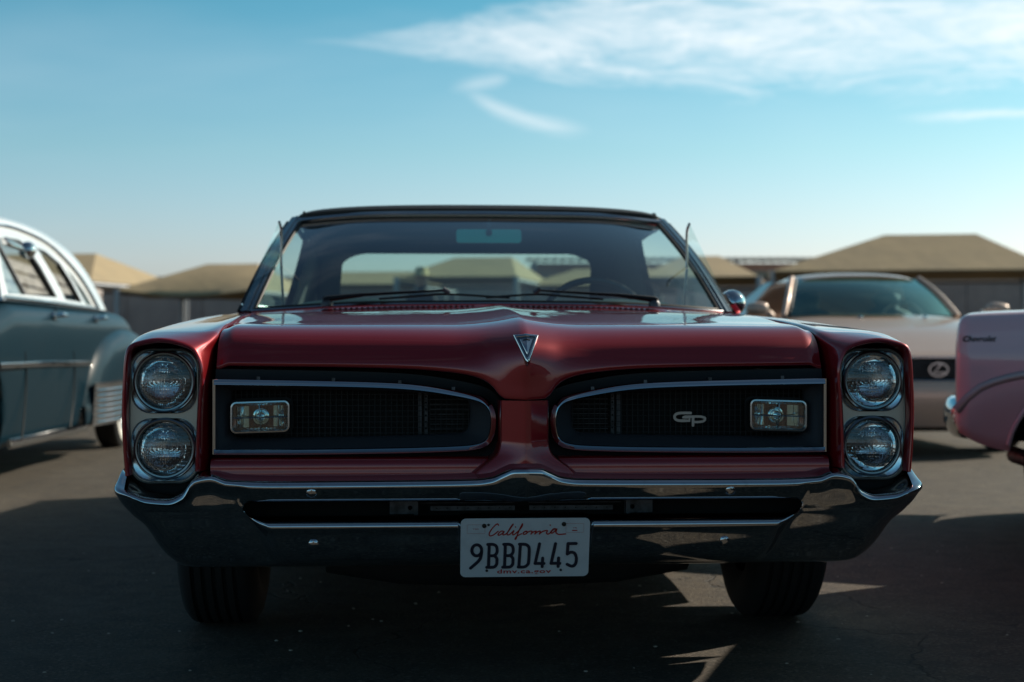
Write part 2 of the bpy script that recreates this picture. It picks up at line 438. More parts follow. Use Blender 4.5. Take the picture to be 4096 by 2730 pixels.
# --- hood
h_wid = pchip([(-.1, .742), (.25, .742), (.6, .757), (1.0, .778), (1.45, .802)])
h_zl = pchip([(0, .700), (.048, .7025), (.062, .712), (.080, .735), (.11, .752), (.16, .763), (.3, .774), (.74, .781)])
h_yl = pchip([(0, -.062), (.05, -.045), (.1, -.026), (.2, -.010), (.4, .006), (.62, .016), (.74, .034)])
h_top = [(.030, .832), (.068, .856), (.125, .8735), (.22, .886), (.40, .9005), (.70, .921), (1.05, .939), (1.42, .952)]
h_fade = [.85, .6, .35, .12, 0, 0, 0, 0]
def hood_col(s):
    a = abs(s)*.742
    zl, yl = h_zl(a), h_yl(a)
    pr = [(yl+.030, zl+.002), (yl+.006, zl-.001), (yl, zl+.006), (yl+.003, zl*.45+.805*.55), (yl*.95+.012, .806)]
    pr += [(y+yl*f, z) for (y, z), f in zip(h_top, h_fade)]
    pr = cr(pr, 5); out = []
    for i, (y, z) in enumerate(pr):
        y2, z2 = pr[min(i+1, len(pr)-1)]; y1, z1 = pr[max(i-1, 0)]
        ty, tz = y2-y1, z2-z1; l = sqrt(ty*ty+tz*tz) or 1; ny, nz = -tz/l, ty/l
        k = i/(len(pr)-1)
        x = s*h_wid(y)
        rid = max(0, 1-abs(x)/.17)**1.9
        hgt = .020*smoothstep(z, .72, .84)*(1-.55*smoothstep(y, .2, 1.4))
        crown = -.010*(x/.75)**2*smoothstep(y, .1, .4) - .012*(x/.75)**2*smoothstep(y, .6, 1.42)
        edge = -.010*smoothstep(abs(s), .955, 1.0)
        out.append((x, y+ny*rid*hgt - ny*0, z+nz*rid*hgt+crown+edge))
    return out
ss = sorted(set([0]+[q*t for q in (-1, 1) for t in lin(0, .3, 19)[1:]+lin(.3, .94, 18)[1:]+lin(.94, 1.0, 8)[1:]]))
cols = [hood_col(s) for s in ss]
cols = [[(c[0][0]*1.0, c[0][1], c[0][2])]+c[1:] for c in cols]
HOOD = MB().grid(cols).build('hood', 'red_paint', CAR, smooth=45)

# --- side sheet metal: one section function, cut into fender, door and quarter panel
SEC = {
 -.030: [(.775, .53), (.772, .62), (.768, .70), (.764, .745), (.765, .777), (.775, .808), (.791, .828), (.83, .842), (.872, .847), (.91, .841), (.940, .829), (.951, .80), (.955, .74), (.957, .667), (.955, .60), (.949, .52)],
 .035: [(.757, .53), (.757, .62), (.757, .70), (.757, .745), (.757, .782), (.759, .817), (.763, .842), (.812, .853), (.878, .856), (.917, .850), (.945, .836), (.956, .805), (.960, .74), (.962, .667), (.960, .60), (.954, .51)],
 .11: [(.752, .53), (.752, .62), (.752, .70), (.752, .745), (.7515, .785), (.7505, .825), (.7485, .862), (.80, .864), (.885, .864), (.925, .858), (.950, .843), (.960, .81), (.964, .74), (.966, .667), (.964, .60), (.958, .48)],
 .40: [(.752, .70), (.752, .74), (.752, .77), (.752, .80), (.752, .83), (.752, .866), (.754, .891), (.81, .884), (.90, .877), (.938, .873), (.958, .857), (.97, .82), (.976, .74), (.978, .66), (.976, .55), (.962, .34)],
 .90: [(.772, .72), (.772, .76), (.772, .79), (.772, .82), (.772, .85), (.772, .89), (.774, .915), (.83, .905), (.91, .898), (.944, .897), (.965, .88), (.98, .84), (.988, .75), (.99, .66), (.988, .5), (.972, .27)],
 1.45: [(.806, .74), (.806, .78), (.806, .81), (.806, .84), (.806, .87), (.806, .91), (.807, .932), (.86, .926), (.915, .920), (.945, .920), (.968, .905), (.986, .86), (.995, .76), (.998, .66), (.995, .5), (.975, .24)],
 1.90: [(.846, .74), (.846, .78), (.846, .81), (.846, .84), (.846, .87), (.846, .91), (.848, .942), (.88, .941), (.92, .936), (.945, .933), (.968, .918), (.988, .872), (.998, .77), (1.0, .66), (.997, .5), (.975, .23)],
 3.20: [(.846, .74), (.846, .78), (.846, .81), (.846, .84), (.846, .87), (.846, .91), (.848, .942), (.88, .944), (.92, .944), (.945, .940), (.968, .925), (.990, .88), (1.0, .77), (1.003, .66), (.998, .5), (.975, .23)],
 4.20: [(.80, .74), (.80, .78), (.80, .81), (.80, .84), (.80, .87), (.80, .91), (.80, .945), (.85, .952), (.90, .953), (.935, .947), (.96, .928), (.98, .88), (.99, .77), (.992, .66), (.988, .5), (.96, .28)],
 5.25: [(.74, .60), (.74, .66), (.74, .72), (.74, .78), (.74, .82), (.74, .87), (.745, .895), (.80, .905), (.85, .906), (.89, .898), (.915, .88), (.93, .83), (.935, .75), (.935, .66), (.93, .55), (.92, .42)],
}
ykeys = sorted(SEC)
SEC_F = [[pchip([(y, SEC[y][j][c]) for y in ykeys]) for c in (0, 1)] for j in range(16)]
WHEELS = ((.95, .345), (4.02, .345))
def arch(y):
    z = 0
    for wy, wz in WHEELS:
        d = abs(y-wy)
        if d < .40: z = max(z, wz+sqrt(.16-d*d)*(1.0 if wy < 2 else .75))
    return z
def side_sec(y, sgn):
    P = cr([(SEC_F[j][0](y), SEC_F[j][1](y)) for j in range(16)], 5)
    a = arch(y)
    return [(sgn*s, y, max(z, a) if s > .9 else z) for s, z in P]
def side_panel(name, ys, sgn):
    b = MB().grid([side_sec(y, sgn) for y in ys])
    return b
def yrange(a, b, step=.045):
    n = max(2, int((b-a)/step)+1); return lin(a, b, n)
for sg in (-1, 1):
    b = side_panel('front_fender', lin(-.03, .11, 12)+yrange(.11, 1.60)[1:], sg)
    # rolled brow round the lamp pod
    A = [(x, z) for x, _, z in side_sec(-.03, 1)]
    rows = []
    for off, y in ((0, -.030), (-.0025, -.0345), (-.006, -.036), (-.0095, -.033), (-.0115, -.025), (-.0125, .03)):
        rows.append([(sg*x, y, z) for x, z in offset2(A, off, False)])
    b.grid(rows)
    b.build('front_fender', 'red_paint', CAR, smooth=40, weld=True)
    side_panel('door', yrange(1.606, 3.0), sg).build('door', 'red_paint', CAR)
    side_panel('quarter_panel', yrange(3.006, 5.25), sg).build('rear_quarter', 'red_paint', CAR)
    # inner arch liner, black
    for wy, wz in WHEELS:
        li = MB(); li.grid([[(sg*x, wy+.42*cos(a), max(.2, wz+.42*sin(a))) for x in (.55, .945)] for a in lin(-.2, pi+.2, 20)])
        li.grid([[(sg*.55, wy+r*cos(a), max(.2, wz+r*sin(a))) for r in (.0, .42)] for a in lin(-.2, pi+.2, 20)])
        li.build('wheel_arch_liner', 'underbody', CAR)

# --- panel in front of the radiator: centre prow and the strip below the grilles
def low_panel():
    b = MB(); ts = lin(-1, 1, 61)
    fl = pchip([(.515, 2.2), (.535, 1.85), (.552, 1.45), (.570, 1.12), (.60, 1.0), (.71, 1.0)])
    rows = []
    for z in lin(.697, .514, 30):
        k = fl(z); row = []
        for t in ts:
            a = abs(t); x = .064*t*k
            y = -.060+.030*a**1.3 if a < .86 else -.060+.030*.86**1.3+.075*((a-.86)/.14)**2
            row.append((x, y-.004*smoothstep(z, .60, .55), z))
        rows.append(row)
    b.grid(rows)
    for sg in (-1, 1):
        rows = []
        for s in lin(.085, .752, 40):
            rows.append([(sg*s, y, z) for y, z in cr([(.05, .560), (.022, .560), (.006, .556), (-.004, .546), (-.006, .530), (-.004, .512), (.03, .505)], 4)])
        b.grid(rows)
    return b
low_panel().build('nose_panel', 'red_paint', CAR, smooth=45)

# --- grilles
FR = [(.745, .742), (.70, .7415), (.543, .739), (.35, .734), (.245, .7265), (.16, .713), (.115, .703), (.092, .693), (.078, .677), (.0722, .655), (.0728, .63), (.078, .607), (.090, .591), (.112, .5825), (.16, .5775), (.30, .5735), (.543, .571), (.70, .5715), (.745, .572)]
MO = [(.712, .718), (.69, .7195), (.543, .7205), (.35, .717), (.24, .711), (.17, .7055), (.146, .7015), (.133, .694), (.127, .68), (.1265, .655), (.128, .635), (.132, .622), (.142, .614), (.165, .611), (.3, .606), (.543, .602), (.69, .603), (.705, .608), (.712, .622)]
def dens(P): return resample(cr(P[1:-1], 6)[:], 90)
for sg in (-1, 1):
    fr_in = [FR[0]]+cr(FR[1:-1], 6)+[FR[-1]]
    fr_in = resample(fr_in, 140)
    G = MB()                                              # the fine square mesh itself
    zt = pchip(sorted([(s, z) for s, z in MO[:8]])); zb = pchip(sorted([(s, z) for s, z in MO[10:18]]))
    s = .130
    while s < .712:
        G.box(sg*s-.0008, sg*s+.0008, .094, .098, zb(s)-.004, zt(s)+.004); s += .01365
    z = .612
    while z < .72:
        for s0, s1 in ((.124, .715),):
            G.box(sg*s0, sg*s1, .0975, .101, z-.0007, z+.0007)
        z += .01365
    GR = G.build('grille', 'mesh_metal', CAR, smooth=0)
    f = MB(); rows = []
    for off, y in ((.0080, .020), (.0080, .004), (.0066, .0020), (-.0046, .0058), (-.0064, .009), (-.0064, .026)):
        rows.append([(sg*x, y+.0, z) for x, z in offset2(fr_in, off, False)])
    f.grid(rows, cv=True)
    f.box(sg*.742, sg*.7485, .006, .03, .5675, .7475)
    f.build('chrome_frame', 'chrome', GR, smooth=50)
    inn = resample(offset2(fr_in, -.0055 if False else .0055, False), 140); mo = resample([MO[0]]+cr(MO[1:-1], 5)+[MO[-1]], 140)
    o1 = resample(fr_in, 140)
    sr = MB(); rows = []
    for k, y in ((0.02, .022), (.10, .030), (.35, .048), (.7, .070), (.93, .084), (1.0, .092), (1.0, .108)):
        rows.append([(sg*(a[0]+(c[0]-a[0])*k), y, a[1]+(c[1]-a[1])*k) for a, c in zip(o1, mo)])
    sr.grid(rows, cu=True)
    sr.build('surround', 'surround_paint', GR, smooth=50)
    oo = offset2(fr_in, .030, False) if offset2(fr_in, .030, False)[40][1] > fr_in[40][1] else offset2(fr_in, -.030, False)
    rc = MB(); rc.grid([[(sg*x, .024, z) for x, z in fr_in], [(sg*x, .034, z) for x, z in [(a[0]*.6+b_[0]*.4, a[1]*.6+b_[1]*.4) for a, b_ in zip(fr_in, oo)]], [(sg*x, .036, z) for x, z in oo], [(sg*x, .12, z) for x, z in oo]], cu=True)
    rc.build('recess', 'black_trim', GR)
    # clips on the moulding
    for s in (.64, .46, .30, .17):
        zz = pchip(sorted(FR[:8]))(s)+.0085
        cl = MB(); cl.box(sg*s-.004, sg*s+.004, .010, .022, zz-.004, zz+.005); cl.build('moulding_clip', 'dark_metal', GR)
    # parking lamp
    pc = (.640, .655); PL = empty('parking_lamp'); PL.parent = CAR
    def pm(u, v, d, sg=sg): return (sg*(pc[0]+u), .075-d, pc[1]+v-.03*u)
    bd = MB(); o = rrect(0, 0, .146, .080, .016)
    bd.prism(rrect(0, 0, .154, .088, .018), pm, -.030, -.0175); bd.build('housing', 'black_trim', PL)
    fr = MB(); rows = []
    for k, d in ((0, .0), (0, .020), (.0018, .0235), (.0055, .0240), (.0072, .020), (.0072, .006)):
        rows.append([pm(u, v, d) for u, v in rrect(0, 0, .146-2*k, .080-2*k, .016-k)])
    fr.grid(rows, cu=True).build('frame', 'satin_chrome', PL)
    rf = MB(); rows = []
    for k, d in ((1, .012), (.97, .002), (.90, -.010), (.80, -.012)):
        rows.append([pm(u*k, v*k, d) for u, v in rrect(0, 0, .134, .068, .014)])
    rf.grid(rows, cu=True)
    for q in (-1, 1): rf.grid([[pm(q*(.030+.026*t), v, -.010+.016*t*t) for v in lin(-.026, .026, 5)] for t in lin(0, 1, 7)])
    MB().grid([[pm(u, v, -.0125+.0022*cos(u*2*pi/.0095)+.004*(u/.056)**2) for v in lin(-.031, .031, 7)] for u in lin(-.060, .060, 121)]).build('lamp_back', 'lamp_back', PL); rf.lathe([(.022, -.010), (.020, -.004), (.016, -.006), (.015, .000), (.011, -.001), (.010, .008), (.006, .011), (.0, .012)], 20, lambda a, c, h: pm(a, c, h)); rf.build('reflector', 'reflector', PL)
    ln = MB(); rows = []
    ln.prism(rrect(0, 0, .133, .067, .013), pm, .0150, .0165); ln.build('lens', 'clear_glass', PL, smooth=0)
    for q in (0, 1):
        cb = MB()
        if q: cb.tube([pm(-.066, -.001, .022), pm(0, -.001, .028), pm(.066, -.001, .022)], .0016, 6)
        else: cb.tube([pm(-.002, -.033, .022), pm(0, 0, .028), pm(.002, .033, .022)], .0016, 6); cb.lathe([(.0, .031), (.004, .030), (.0045, .026)], 10, lambda a, c, h: pm(a, c, h))
        cb.build('cross_bar', 'pillar_trim', PL)

# --- behind the grilles: radiator and its brackets
rb = MB(); rb.box(-.75, .75, .17, .18, .30, .77)
rb.build('radiator_shroud', 'underbody', CAR, smooth=0)
for sg in (-1, 1):
    rd = MB()
    for k in range(9): rd.box(sg*.125, sg*.225, .152, .156, .605+k*.0125, .6065+k*.0125)
    rd.build('condenser', 'dark_metal', CAR, smooth=0)
    br = MB(); br.prism([(.231, .58), (.240, .58), (.240, .725), (.231, .725)], lambda u, v, d, sg=sg: (sg*u, .14+d, v), 0, .003, [[(.2355+.0027*cos(a), z+.0027*sin(a)) for a in lin(0, 2*pi, 9)[:-1]] for z in (.605, .621, .637, .653, .669, .685, .70)])
    br.box(sg*.246, sg*.255, .135, .15, .58, .725)
    br.build('radiator_bracket', 'dark_metal', CAR, smooth=0)
    b2 = MB(); b2.prism([(.255, .415), (.325, .415), (.325, .465), (.255, .465)], lambda u, v, d, sg=sg: (sg*u, .06+d, v), 0, .004, [[(u+.006*cos(a), v+.006*sin(a)) for a in lin(0, 2*pi, 11)[:-1]] for u, v in ((.275, .43), (.275, .452), (.31, .452))])
    b2.box(sg*.256, sg*.266, .04, .06, .415, .465)
    b2.build('slot_bracket', 'dark_metal', CAR, smooth=0)
    b3 = MB(); b3.prism([(.018, .424), (.225, .424), (.225, .435), (.018, .435)], lambda u, v, d, sg=sg: (sg*u, .05+d, v), 0, .004, [[(u+.002*cos(a), .4295+.002*sin(a)) for a in lin(0, 2*pi, 9)[:-1]] for u in lin(.03, .21, 8)])
    b3.box(sg*.018, sg*.25, .07, .072, .447, .449); b3.box(sg*.018, sg*.25, .07, .072, .440, .4415)
    b3.build('perforated_strip', 'dark_metal', CAR, smooth=0)

# --- lamps
def headlight(sg, cx, cz):
    H = empty('headlight'); H.parent = CAR
    toe = sg*R(2)
    def mp(a, c, h): return (sg*cx+a, .012-h, cz+c)
    n = 64
    MB().lathe([(.063, .004), (.0635, .014), (.0655, .019), (.069, .0195), (.0725, .017), (.0745, .010), (.0738, -.004), (.0735, -.03)], n, mp).build('trim_ring', 'pillar_trim', H)
    MB().lathe([(.0618, .002), (.057, -.005), (.050, -.0125), (.040, -.0205), (.028, -.0272), (.014, -.0316), (.0, -.033)], n, mp).build('reflector', 'reflector', H)
    MB().lathe([(.010, -.034), (.011, -.020), (.0105, -.010), (.0, -.008)], 20, mp).tube([mp(-.03, .014, -.006), mp(-.02, .020, -.006), mp(0, .022, -.006), mp(.02, .020, -.006), mp(.03, .014, -.006)], .002, 6).build('bulb_shield', 'dark_metal', H)
    # fluted lens: smooth convex outside, ribbed inside
    nx = 90; b = MB(); rad = .0622
    def front(x, z): return .020-.0105*(x*x+z*z)/rad**2
    def back(x, z):
        r = sqrt(x*x+z*z)/rad
        rib = abs(((x/.0038+.28*sin(z*40)) % 1.0)-.5)*2
        band = 1.0 if (z > .021 or z < -.013) else (.55 if z > -.002 else .8)
        cell = .0002*sin(z*700)
        st = .0005 if abs(z+.010) < .0007 or abs(z-.020) < .0007 else 0
        return front(x, z)-.0032-.0020*rib*band*(1-r**6)-cell-st
    rr = lin(0, 1, 40); th = lin(0, 2*pi, 161)[:-1]
    fr_ = [[mp(rad*r*cos(t), rad*r*sin(t), front(rad*r*cos(t), rad*r*sin(t))) for t in th] for r in rr]
    bk = [[mp(rad*r*cos(t), rad*r*sin(t), back(rad*r*cos(t), rad*r*sin(t))) for t in th] for r in rr[::-1]]
    b.grid(fr_+bk, cu=True)
    b.build('lens', 'lens_glass', H, smooth=30, weld=True)
    # moulded triangle on the lens
    t = MB(); T = [(-.0095, .006), (.0095, .006), (0, -.012)]
    t.ribbon(resample(T, 24, True), .0012, lambda u, v, d: mp(u, v, front(u, v)+d), -.0002, .0006, closed=True)
    t.build('lens_mark', 'amber_clear', H)
    return H
for sg in (-1, 1):
    for cx, cz, ztop, zbot in ((.8615, .7425, .8185, .6645), (.8605, .5825, .6575, .5025)):
        headlight(sg, cx, cz)
    bz = MB(); ring = lambda cx, cz, r, n=40: [(cx+r*cos(a), cz+r*sin(a)) for a in lin(0, 2*pi, n+1)[:-1]]
    mpz = lambda u, v, d, sg=sg: (sg*u, d, v)
    def podout(k): return rrect(.8625, .660, .166-2*k, .322-2*k, .050-k, 10)
    bz.prism(podout(.001), mpz, .0045, .0085, [rrect(.8625, .742, .1555, .1505, .046, 10), rrect(.8625, .5795, .1555, .1515, .046, 10)])
    bz.grid([[mpz(u, v, d) for u, v in podout(k)] for k, d in ((-.001, .040), (-.001, .004), (.0015, .000), (.004, .004), (.004, .038))], cu=True)
    BZ = bz.build('headlight_bezel', 'grey_bezel', CAR, smooth=40)
    for cx, cz, ztop, zbot in ((.8615, .7425, .8175, .6665), (.8605, .5825, .6555, .5035)):
        d_ = MB(); rows = []; n = 44
        zc = (ztop+zbot)/2; hh = (ztop-zbot)
        sq = resample(rrect(.8625, zc, .156, hh, .046, 10), n, True)
        a0 = [math.atan2(v-cz, u-cx) for u, v in sq]
        for k, d in ((0, .037), (0, .005), (.04, .0000), (.10, .0030), (.35, .0052), (.70, .0072), (.92, .0080), (.93, .034)):
            rows.append([mpz(u+(cx+.0755*cos(a)-u)*k, d, 0) if False else (sg*(u+(cx+.0755*cos(a)-u)*k), d, v+(cz+.0755*sin(a)-v)*k) for (u, v), a in zip(sq, a0)])
        d_.grid(rows, cu=True).build('bezel_dish', 'bezel_chrome', BZ, smooth=50)

# --- front bumper
w_row = pchip([(.285, .82), (.307, .843), (.323, .860), (.351, .880), (.38, .895), (.40, .908), (.428, .938), (.47, .966), (.50, .973), (.56, .970)])
b_zt = pchip([(0, .553), (.032, .552), (.052, .545), (.080, .530), (.115, .523), (.25, .519), (.5, .518), (.70, .521), (.755, .530), (.785, .527), (.815, .494), (.86, .478), (.92, .486), (.955, .520), (.99, .532)])
b_zc = pchip([(0, .538), (.032, .537), (.055, .528), (.085, .515), (.125, .510), (.3, .508), (.6, .507), (.71, .511), (.75, .523), (.785, .517), (.82, .480), (.86, .467), (.91, .471), (.95, .488), (.99, .494)])
b_pro = pchip([(0, -.030), (.03, -.022), (.07, -.008), (.14, 0), (.4, 0), (.97, .0)])
def bumper_profile(a):
    """a = distance from the centre line; returns list of (y, z) from the hidden top edge to the bottom edge."""
    zt, zc, py = b_zt(a), b_zc(a), b_pro(a)
    fore = -.112
    end = .693; m_ = .4375
    k = max(0.0, 1-(max(0, a-(end-.026))/.026)**2)**.5 if a < end else 0.0
    st, sb = m_+.0235*k, m_-.0205*k
    rec = .045*(1-smoothstep(a, .150, .172))          # pocket for the plate
    e = 1-smoothstep(a, .655, .70)                    # 1 where the slot is, 0 on the plain ends
    f0 = fore+py*.7
    P = [(.030, zt-.012), (.012, zt-.002), (-.020, zt*.75+zc*.25+.003), (fore*.62+py*.6, zc*.75+zt*.25+.003), (fore*.90+py, zc+.003), (fore+py, zc-.008), (fore+.006+py*.9+.012*(1-e), zc*.6+st*.4-.002), (f0+.027-.007*e, st*.8+zc*.2-.004*e), (f0+.033-.005*e, st)]
    inner = [(f0+.033-.005*e+.040*k, st+.002*k), (f0+.034-.007*e+.042*k+rec, sb+.006*k)]
    Q = [(f0+.034-.008*e+rec, sb), (f0+.037-.025*e+rec, sb-.008), (f0+.041-.030*e+rec, sb-.018), (f0+.053-.030*e+rec*.9, .384), (f0+.068-.029*e+rec*.7, .352), (f0+.088-.026*e+rec*.4, .320), (f0+.104-.006*e, .301), (f0+.14, .292)]
    return P, inner, Q
def bumper():
    b = MB()
    # station parameter: along the front, round the corner, back along the side
    sts = [('f', a) for a in lin(0, .12, 20)+lin(.12, .19, 14)[1:]+lin(.19, .64, 26)[1:]+lin(.64, .70, 18)[1:]+lin(.70, .93, 30)[1:]]
    sts += [('c', t) for t in lin(0, 1, 14)[1:]]+[('s', t) for t in lin(0, 1, 8)[1:]]
    allrows = []; slotcols = []
    full = []
    for kind, v in sts:
        a = v if kind == 'f' else .93+.055*(v if kind == 'c' else 1.0)
        P, inn, Q = bumper_profile(a)
        if kind != 'f':
            pass
        pr = cr(P, 4); pq = cr(Q, 4); prof = pr+inn+pq
        col = []
        for y, z in prof:
            w = w_row(z); r = .055
            # plan: straight front up to w-r, quarter ellipse, then straight side
            if kind == 'f': x = a*(w-r)/.93; yy = y+.012*(a/.93)**4
            elif kind == 'c': t = v*pi/2; x = w-r+r*sin(t); yy = y+.012+.060*(1-cos(t))
            else: x = w+.006*v; yy = y+.072+.33*v
            if kind == 's':
                zz = z+(.0 if z > .45 else .05*v*(.45-z)/.15)
            else: zz = z
            col.append((x, yy, zz))
        full.append(col)
    npr = len(cr(P, 4))
    nslot = len([1 for k, v in sts if k == 'f' and v < .692])
    cols = [[(-x, y, z) for x, y, z in c] for c in full[:0:-1]]+full
    nc = len(full)
    def skip(i, j):
        mid = abs(i-(nc-1)+.5)
        return j == npr and mid < nslot
    b.grid(cols, skip=skip)
    return b
BUMPER = bumper().build('front_bumper', 'bumper_chrome', CAR, smooth=45)
for x, z in ((-.505, .484), (.487, .484), (-.502, .360), (.478, .360)):
    P, inn, Q = bumper_profile(abs(x)); pts = cr(P, 4) if z > .44 else cr(Q, 4)
    y = min(pts, key=lambda p: abs(p[1]-z))[0]
    MB().lathe([(.0125, -.008), (.0122, .002), (.0095, .0048), (.004, .0062), (0, .0064)], 20, lambda a, c, h: (x+a, y-h-c*.25, z+c)).build('bumper_bolt', 'bumper_chrome', BUMPER)

# --- number plate
PLT = empty('license_plate'); PLT.parent = CAR
PW, PH = .305, .150
def plm(u, v, d):                           # u, v from the plate's lower left corner
    t = R(17); vv = v-PH
    return (u-PW/2-.004, -.126-d*cos(t)-vv*sin(t), .4235+vv*cos(t)-d*sin(t))
pl = MB(); pl.prism(rrect(PW/2, PH/2, PW, PH, .013, 6), plm, -.0012, 0)
pl.build('plate', 'plate_white', PLT, smooth=30)
def z2(p): return ((p[0]-205)/1940*PW, (1175-p[1])/905*PH)
E_ = 0.0
def strokes(name, L_, w, material, k=6, th=.0006):
    b = MB()
    for i, s_ in enumerate(L_):
        P = [z2(p) for p in s_]
        P = cr(P, k) if len(P) > 2 and k > 1 else P
        b.ribbon(P, w, plm, 0, th+i*.00004+(.0009 if material == 'plate_black' else 0))
    return b.build(name, material, PLT, smooth=0)
B_ = lambda o: [[(o+32, 668), (o+27, 1018)], [(o+10, 666), (o+90, 666), (o+135, 690), (o+152, 740), (o+148, 795), (o+110, 838), (o+30, 840)], [(o+110, 838), (o+148, 880), (o+152, 930), (o+148, 975), (o+120, 1012), (o+80, 1021), (o, 1021)]]
F4 = lambda o: [[(o+80, 662), (o+22, 968)], [(o+20, 968), (o+155, 968)], [(o+133, 885), (o+128, 1018)]]
glyphs = [[[(450+73*sin(a), 755-85*cos(a)) for a in lin(pi/2, -3*pi/2, 20)]+[(521, 800), (508, 870), (470, 930), (360, 1032)]]]
glyphs += [B_(603), B_(845), [[(1104, 668), (1088, 1018)], [(1090, 666), (1170, 668), (1215, 690), (1238, 745), (1234, 940), (1215, 990), (1165, 1020), (1078, 1021)]], F4(1312), F4(1553)]
glyphs += [[[(1945, 662), (1822, 662)], [(1822, 662), (1816, 825)], [(1816, 825), (1870, 797), (1925, 815), (1953, 880), (1950, 960), (1925, 1003), (1880, 1014), (1818, 985)]]]
for gl in glyphs: strokes('plate_character', gl, .0073, 'plate_black')
cal = [[(770, 372), (758, 352), (735, 360), (690, 405), (650, 460), (632, 510), (648, 535), (695, 522), (765, 465)],
 [(855, 470), (815, 462), (780, 490), (765, 518), (785, 525), (825, 500), (855, 470), (838, 508), (852, 522), (895, 500)],
 [(895, 500), (950, 420), (990, 357), (970, 375), (915, 470), (902, 512), (925, 521), (960, 498)],
 [(960, 498), (1003, 455), (985, 500), (992, 522), (1025, 505)], [(1024, 399), (1028, 403)],
 [(1025, 505), (1080, 450), (1125, 385), (1128, 352), (1100, 410), (1065, 490), (1040, 575), (1022, 590), (1035, 555), (1085, 520), (1120, 505)],
 [(1175, 470), (1145, 488), (1150, 514), (1182, 508), (1205, 485), (1192, 467), (1175, 470), (1210, 478), (1242, 468)],
 [(1242, 466), (1275, 470), (1260, 512)], [(1262, 505), (1295, 478), (1335, 466)], [(1335, 466), (1318, 512)], [(1322, 505), (1365, 474), (1398, 468), (1385, 512)], [(1388, 508), (1440, 470), (1505, 458), (1492, 495), (1512, 514), (1545, 500)], [(1544, 373), (1547, 378)],
 [(1545, 500), (1565, 470), (1600, 432), (1640, 438), (1600, 440), (1562, 480), (1575, 500), (1625, 460), (1648, 432), (1634, 480), (1650, 506), (1690, 520), (1780, 512)]]
strokes('state_name', cal, .0029, 'plate_red')
text_mesh('dmv.ca.gov', .0150, lambda u, v, d: plm(u+(1165-205)/1940*PW, v+(1175-1092)/905*PH, d), 0, .0006, ax=1.75, bold=.0003, space=1.1).build('web_address', 'plate_red', PLT, smooth=0)
for x0, x1, y0, y1, tx in ((303, 568, 363, 498, 'MO'), (1785, 2052, 354, 491, 'YR')):
    bx = MB(); bx.ribbon(resample([z2(p) for p in ((x0, y0), (x1, y0), (x1, y1), (x0, y1))], 80, True), .0004, plm, 0, .0003, closed=True)
    bx.build('sticker_box', 'plate_red', PLT, smooth=0)
    cu, cv_ = z2(((x0+x1)/2, (y0+y1)/2))
    text_mesh(tx, .0045, lambda u, v, d: plm(u+cu, v+cv_, d), 0, .0003, ax=1.9).build('sticker_text', 'plate_red', PLT, smooth=0)
MB().prism([z2(p) for p in ((1878, 452), (1957, 452), (1957, 468), (1878, 468))], plm, 0, .0004).build('sticker_bar', 'plate_red', PLT, smooth=0)
for x, y, r in ((557, 380, .0056), (1752, 362, .0056), (622, 365, .0032), (605, 1074, .0032), (1724, 1072, .0032)):
    u0, v0 = z2((x, y))
    MB().lathe([(r, 0), (r*.95, .0015), (r*.5, .0024), (0, .0026)], 16, lambda a, c, h: plm(u0+a, v0+c, h)).build('plate_bolt', 'bolt_dark', PLT)

# --- emblems
em = empty('hood_emblem'); em.parent = CAR
def hood_y(u, z):
    P = [(q[2], q[1]) for q in hood_col(u/.742)[6:40]]
    for (z0, y0), (z1, y1) in zip(P, P[1:]):
        if z0 <= z <= z1: return y0+(y1-y0)*(z-z0)/max(1e-6, z1-z0)
    return P[0][1] if z < P[0][0] else P[-1][1]
def hm(u, v, d):      # follows the prow of the hood
    z = .835+v*.88
    yc = hood_y(0, .80)+(hood_y(0, .856)-hood_y(0, .80))*(z-.80)/.056     # straight chord along the prow
    return (u+.004, yc-.010+abs(u)*.30-d*.75, z+d*.6)
tri = [(-.0305, .021), (-.013, .0225), (0, .0245), (.013, .0225), (.0305, .021), (.0045, -.047), (0, -.052), (-.0045, -.047)]
def scale(P, k, c=(0, -.006)): return [(c[0]+(u-c[0])*k, c[1]+(v-c[1])*k) for u, v in P]
rows = [[hm(u, v, d) for u, v in scale(tri, k)] for k, d in ((1, -.016), (1, .002), (.94, .004), (.78, .0045), (.74, .003))]
MB().grid(rows, cu=True).build('emblem_frame', 'chrome', em, smooth=25)
rows = [[hm(u, v, d) for u, v in scale(tri, k)] for k, d in ((.73, .0028), (.56, .003))]
MB().grid(rows, cu=True).build('emblem_field', 'pillar_trim', em, smooth=25)
rows = [[hm(u, v, d) for u, v in scale(tri, k)] for k, d in ((.57, .003), (.50, .0055))]+[[hm(0, -.006, .0085)]*len(tri)]
MB().grid(rows, cu=True).build('emblem_arrowhead', 'chrome', em, smooth=25)
st = MB()
for a in (90, 210, 330):
    st.ribbon([(0, .006), (.0075*cos(R(a))*(1.3 if a != 90 else .6), .006+.007*sin(R(a))*.6)], .0012, hm, .006, .0085)
st.build('emblem_star', 'dark_metal', em, smooth=0)
gp = empty('grille_badge'); gp.parent = CAR
def gpm(u, v, d): return (.423+u, .088-d, .6475+v)
gl = [(.002, .0125), (-.022, .0125), (-.034, .010), (-.0385, .004), (-.036, -.003), (-.027, -.0065), (-.012, -.0068), (-.001, -.0068), (.0, .0015), (-.016, .0018)]
MB().ribbon(cr(gl[:7], 5)+gl[7:], .0066, gpm, 0, .004).build('letter_g', 'badge_grey', gp, smooth=0)
pp = [(-.012, .0035), (.006, .0035), (.026, .0035), (.036, .001), (.0385, -.003), (.034, -.008), (.022, -.010), (.008, -.010)]
